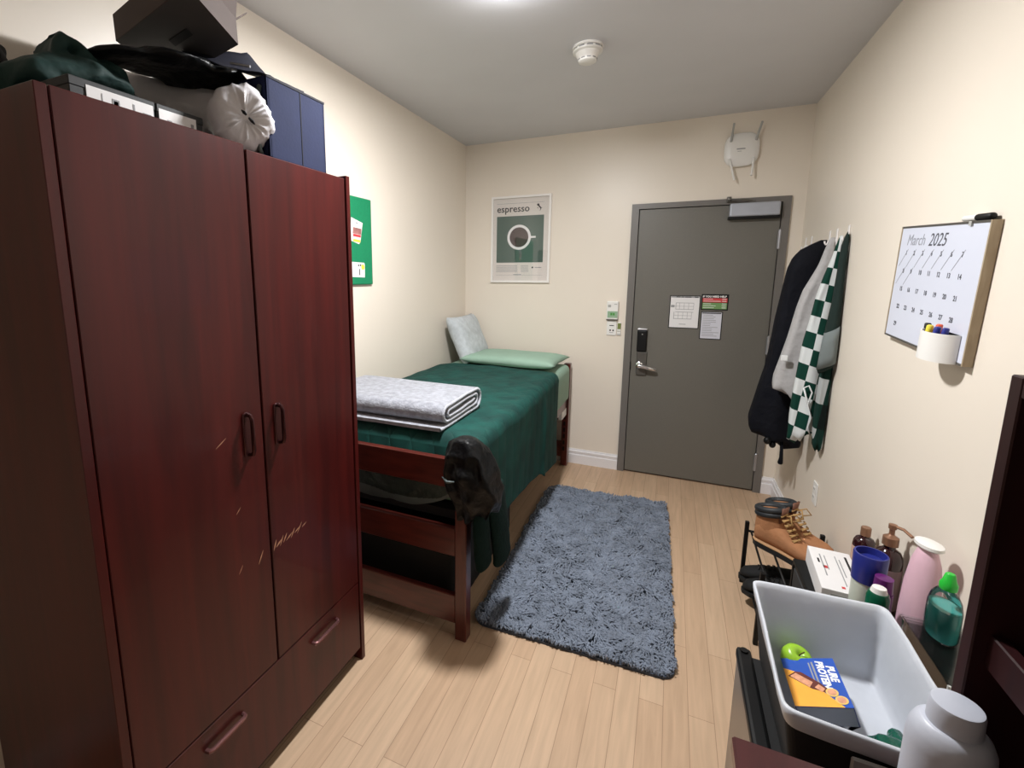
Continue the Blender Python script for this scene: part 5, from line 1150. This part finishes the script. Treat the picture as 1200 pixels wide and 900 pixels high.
q = MB(); q.box((HX + 0.018, -4.214, 1.000), (2.396, -2.9935, 1.022)); q.box((HX + 0.016, -4.214, 1.000), (HX + 0.034, -2.9935, 1.052), 0.002, 1); q.build('shelf', 'mahogany_dark', t)
# white jug
t = thing('water_jug', (2.072, -3.048, DZ), 'white insulated water jug with a screw lid on the desk corner', 'jug')
JP = V((2.072, -3.050, DZ))
q = MB(); q.lathe([(0, 0.001), (0.041, 0.001), (0.0455, 0.006), (0.046, 0.02), (0.046, 0.150), (0.0445, 0.166), (0.040, 0.178), (0.0345, 0.184), (0.031, 0.186), (0, 0.186)], Matrix.Translation(JP), 40); q.build('body', 'jug', t, smooth=True, auto=50)
q = MB(); q.lathe([(0, 0.186), (0.0290, 0.186), (0.0285, 0.214), (0.0268, 0.2185), (0.024, 0.2195), (0, 0.2195)], Matrix.Translation(JP), 40); q.build('lid', 'jug', t, smooth=True, auto=40)
q = MB(); kc = JP + V((0.027, -0.037, 0.150)); q.blob(kc, (0.010, 0.010, 0.007), 0.1, 10, 1, 3); q.build('strap_stud', 'black', t, smooth=True)
q = MB(); q.tube([kc + V((0, -0.004, 0)), kc + V((0.018, -0.012, -0.02)), kc + V((0.022, -0.012, -0.06)), kc + V((0.015, -0.006, -0.10))], 0.004, 8); q.build('strap', 'black', t, smooth=True)

# ------------------------------------------------------------------ lights, camera, view
def area(name, loc, rot, size, power, col, shape='DISK'):
    l = bpy.data.lights.new(name, 'AREA'); l.shape = shape; l.size = size; l.energy = power; l.color = col
    o = bpy.data.objects.new(name, l); o.location = loc; o.rotation_euler = rot; COL.objects.link(o); return o
area('lamp_light', (LX, LY, H - 0.050), (0, 0, 0), 0.20, 27, (0.985, 0.985, 0.99))
wd = bpy.data.worlds.new('room_world'); wd.use_nodes = True; wd.node_tree.nodes['Background'].inputs['Color'].default_value = (0.02, 0.02, 0.022, 1); SC.world = wd

cam = bpy.data.cameras.new('camera'); co = bpy.data.objects.new('camera', cam); COL.objects.link(co)
yaw, pitch, roll, f = -0.4266, -0.1598, 0.0017, 551.2753
fw_ = V((math.sin(yaw) * math.cos(pitch), math.cos(yaw) * math.cos(pitch), math.sin(pitch))); rt = V((math.cos(yaw), -math.sin(yaw), 0)); up = rt.cross(fw_)
c_, s_2 = math.cos(roll), math.sin(roll); rt, up = rt * c_ + up * s_2, up * c_ - rt * s_2
m = Matrix.Identity(4)
for i in range(3): m[i][0], m[i][1], m[i][2] = rt[i], up[i], -fw_[i]
m.translation = V((1.6731, -3.8545, 1.5548)); co.matrix_world = m
cam.sensor_fit = 'HORIZONTAL'; cam.sensor_width = 36.0; cam.lens = f / 1200 * 36.0; cam.shift_x = 64.207 / 1200; cam.shift_y = -37.5406 / 1200; cam.clip_start = 0.05
SC.camera = co
SC.view_settings.view_transform = 'Standard'; SC.view_settings.look = 'None'; SC.view_settings.gamma = 1.0; SC.view_settings.use_curve_mapping = False
SC.view_settings.exposure = 0.95
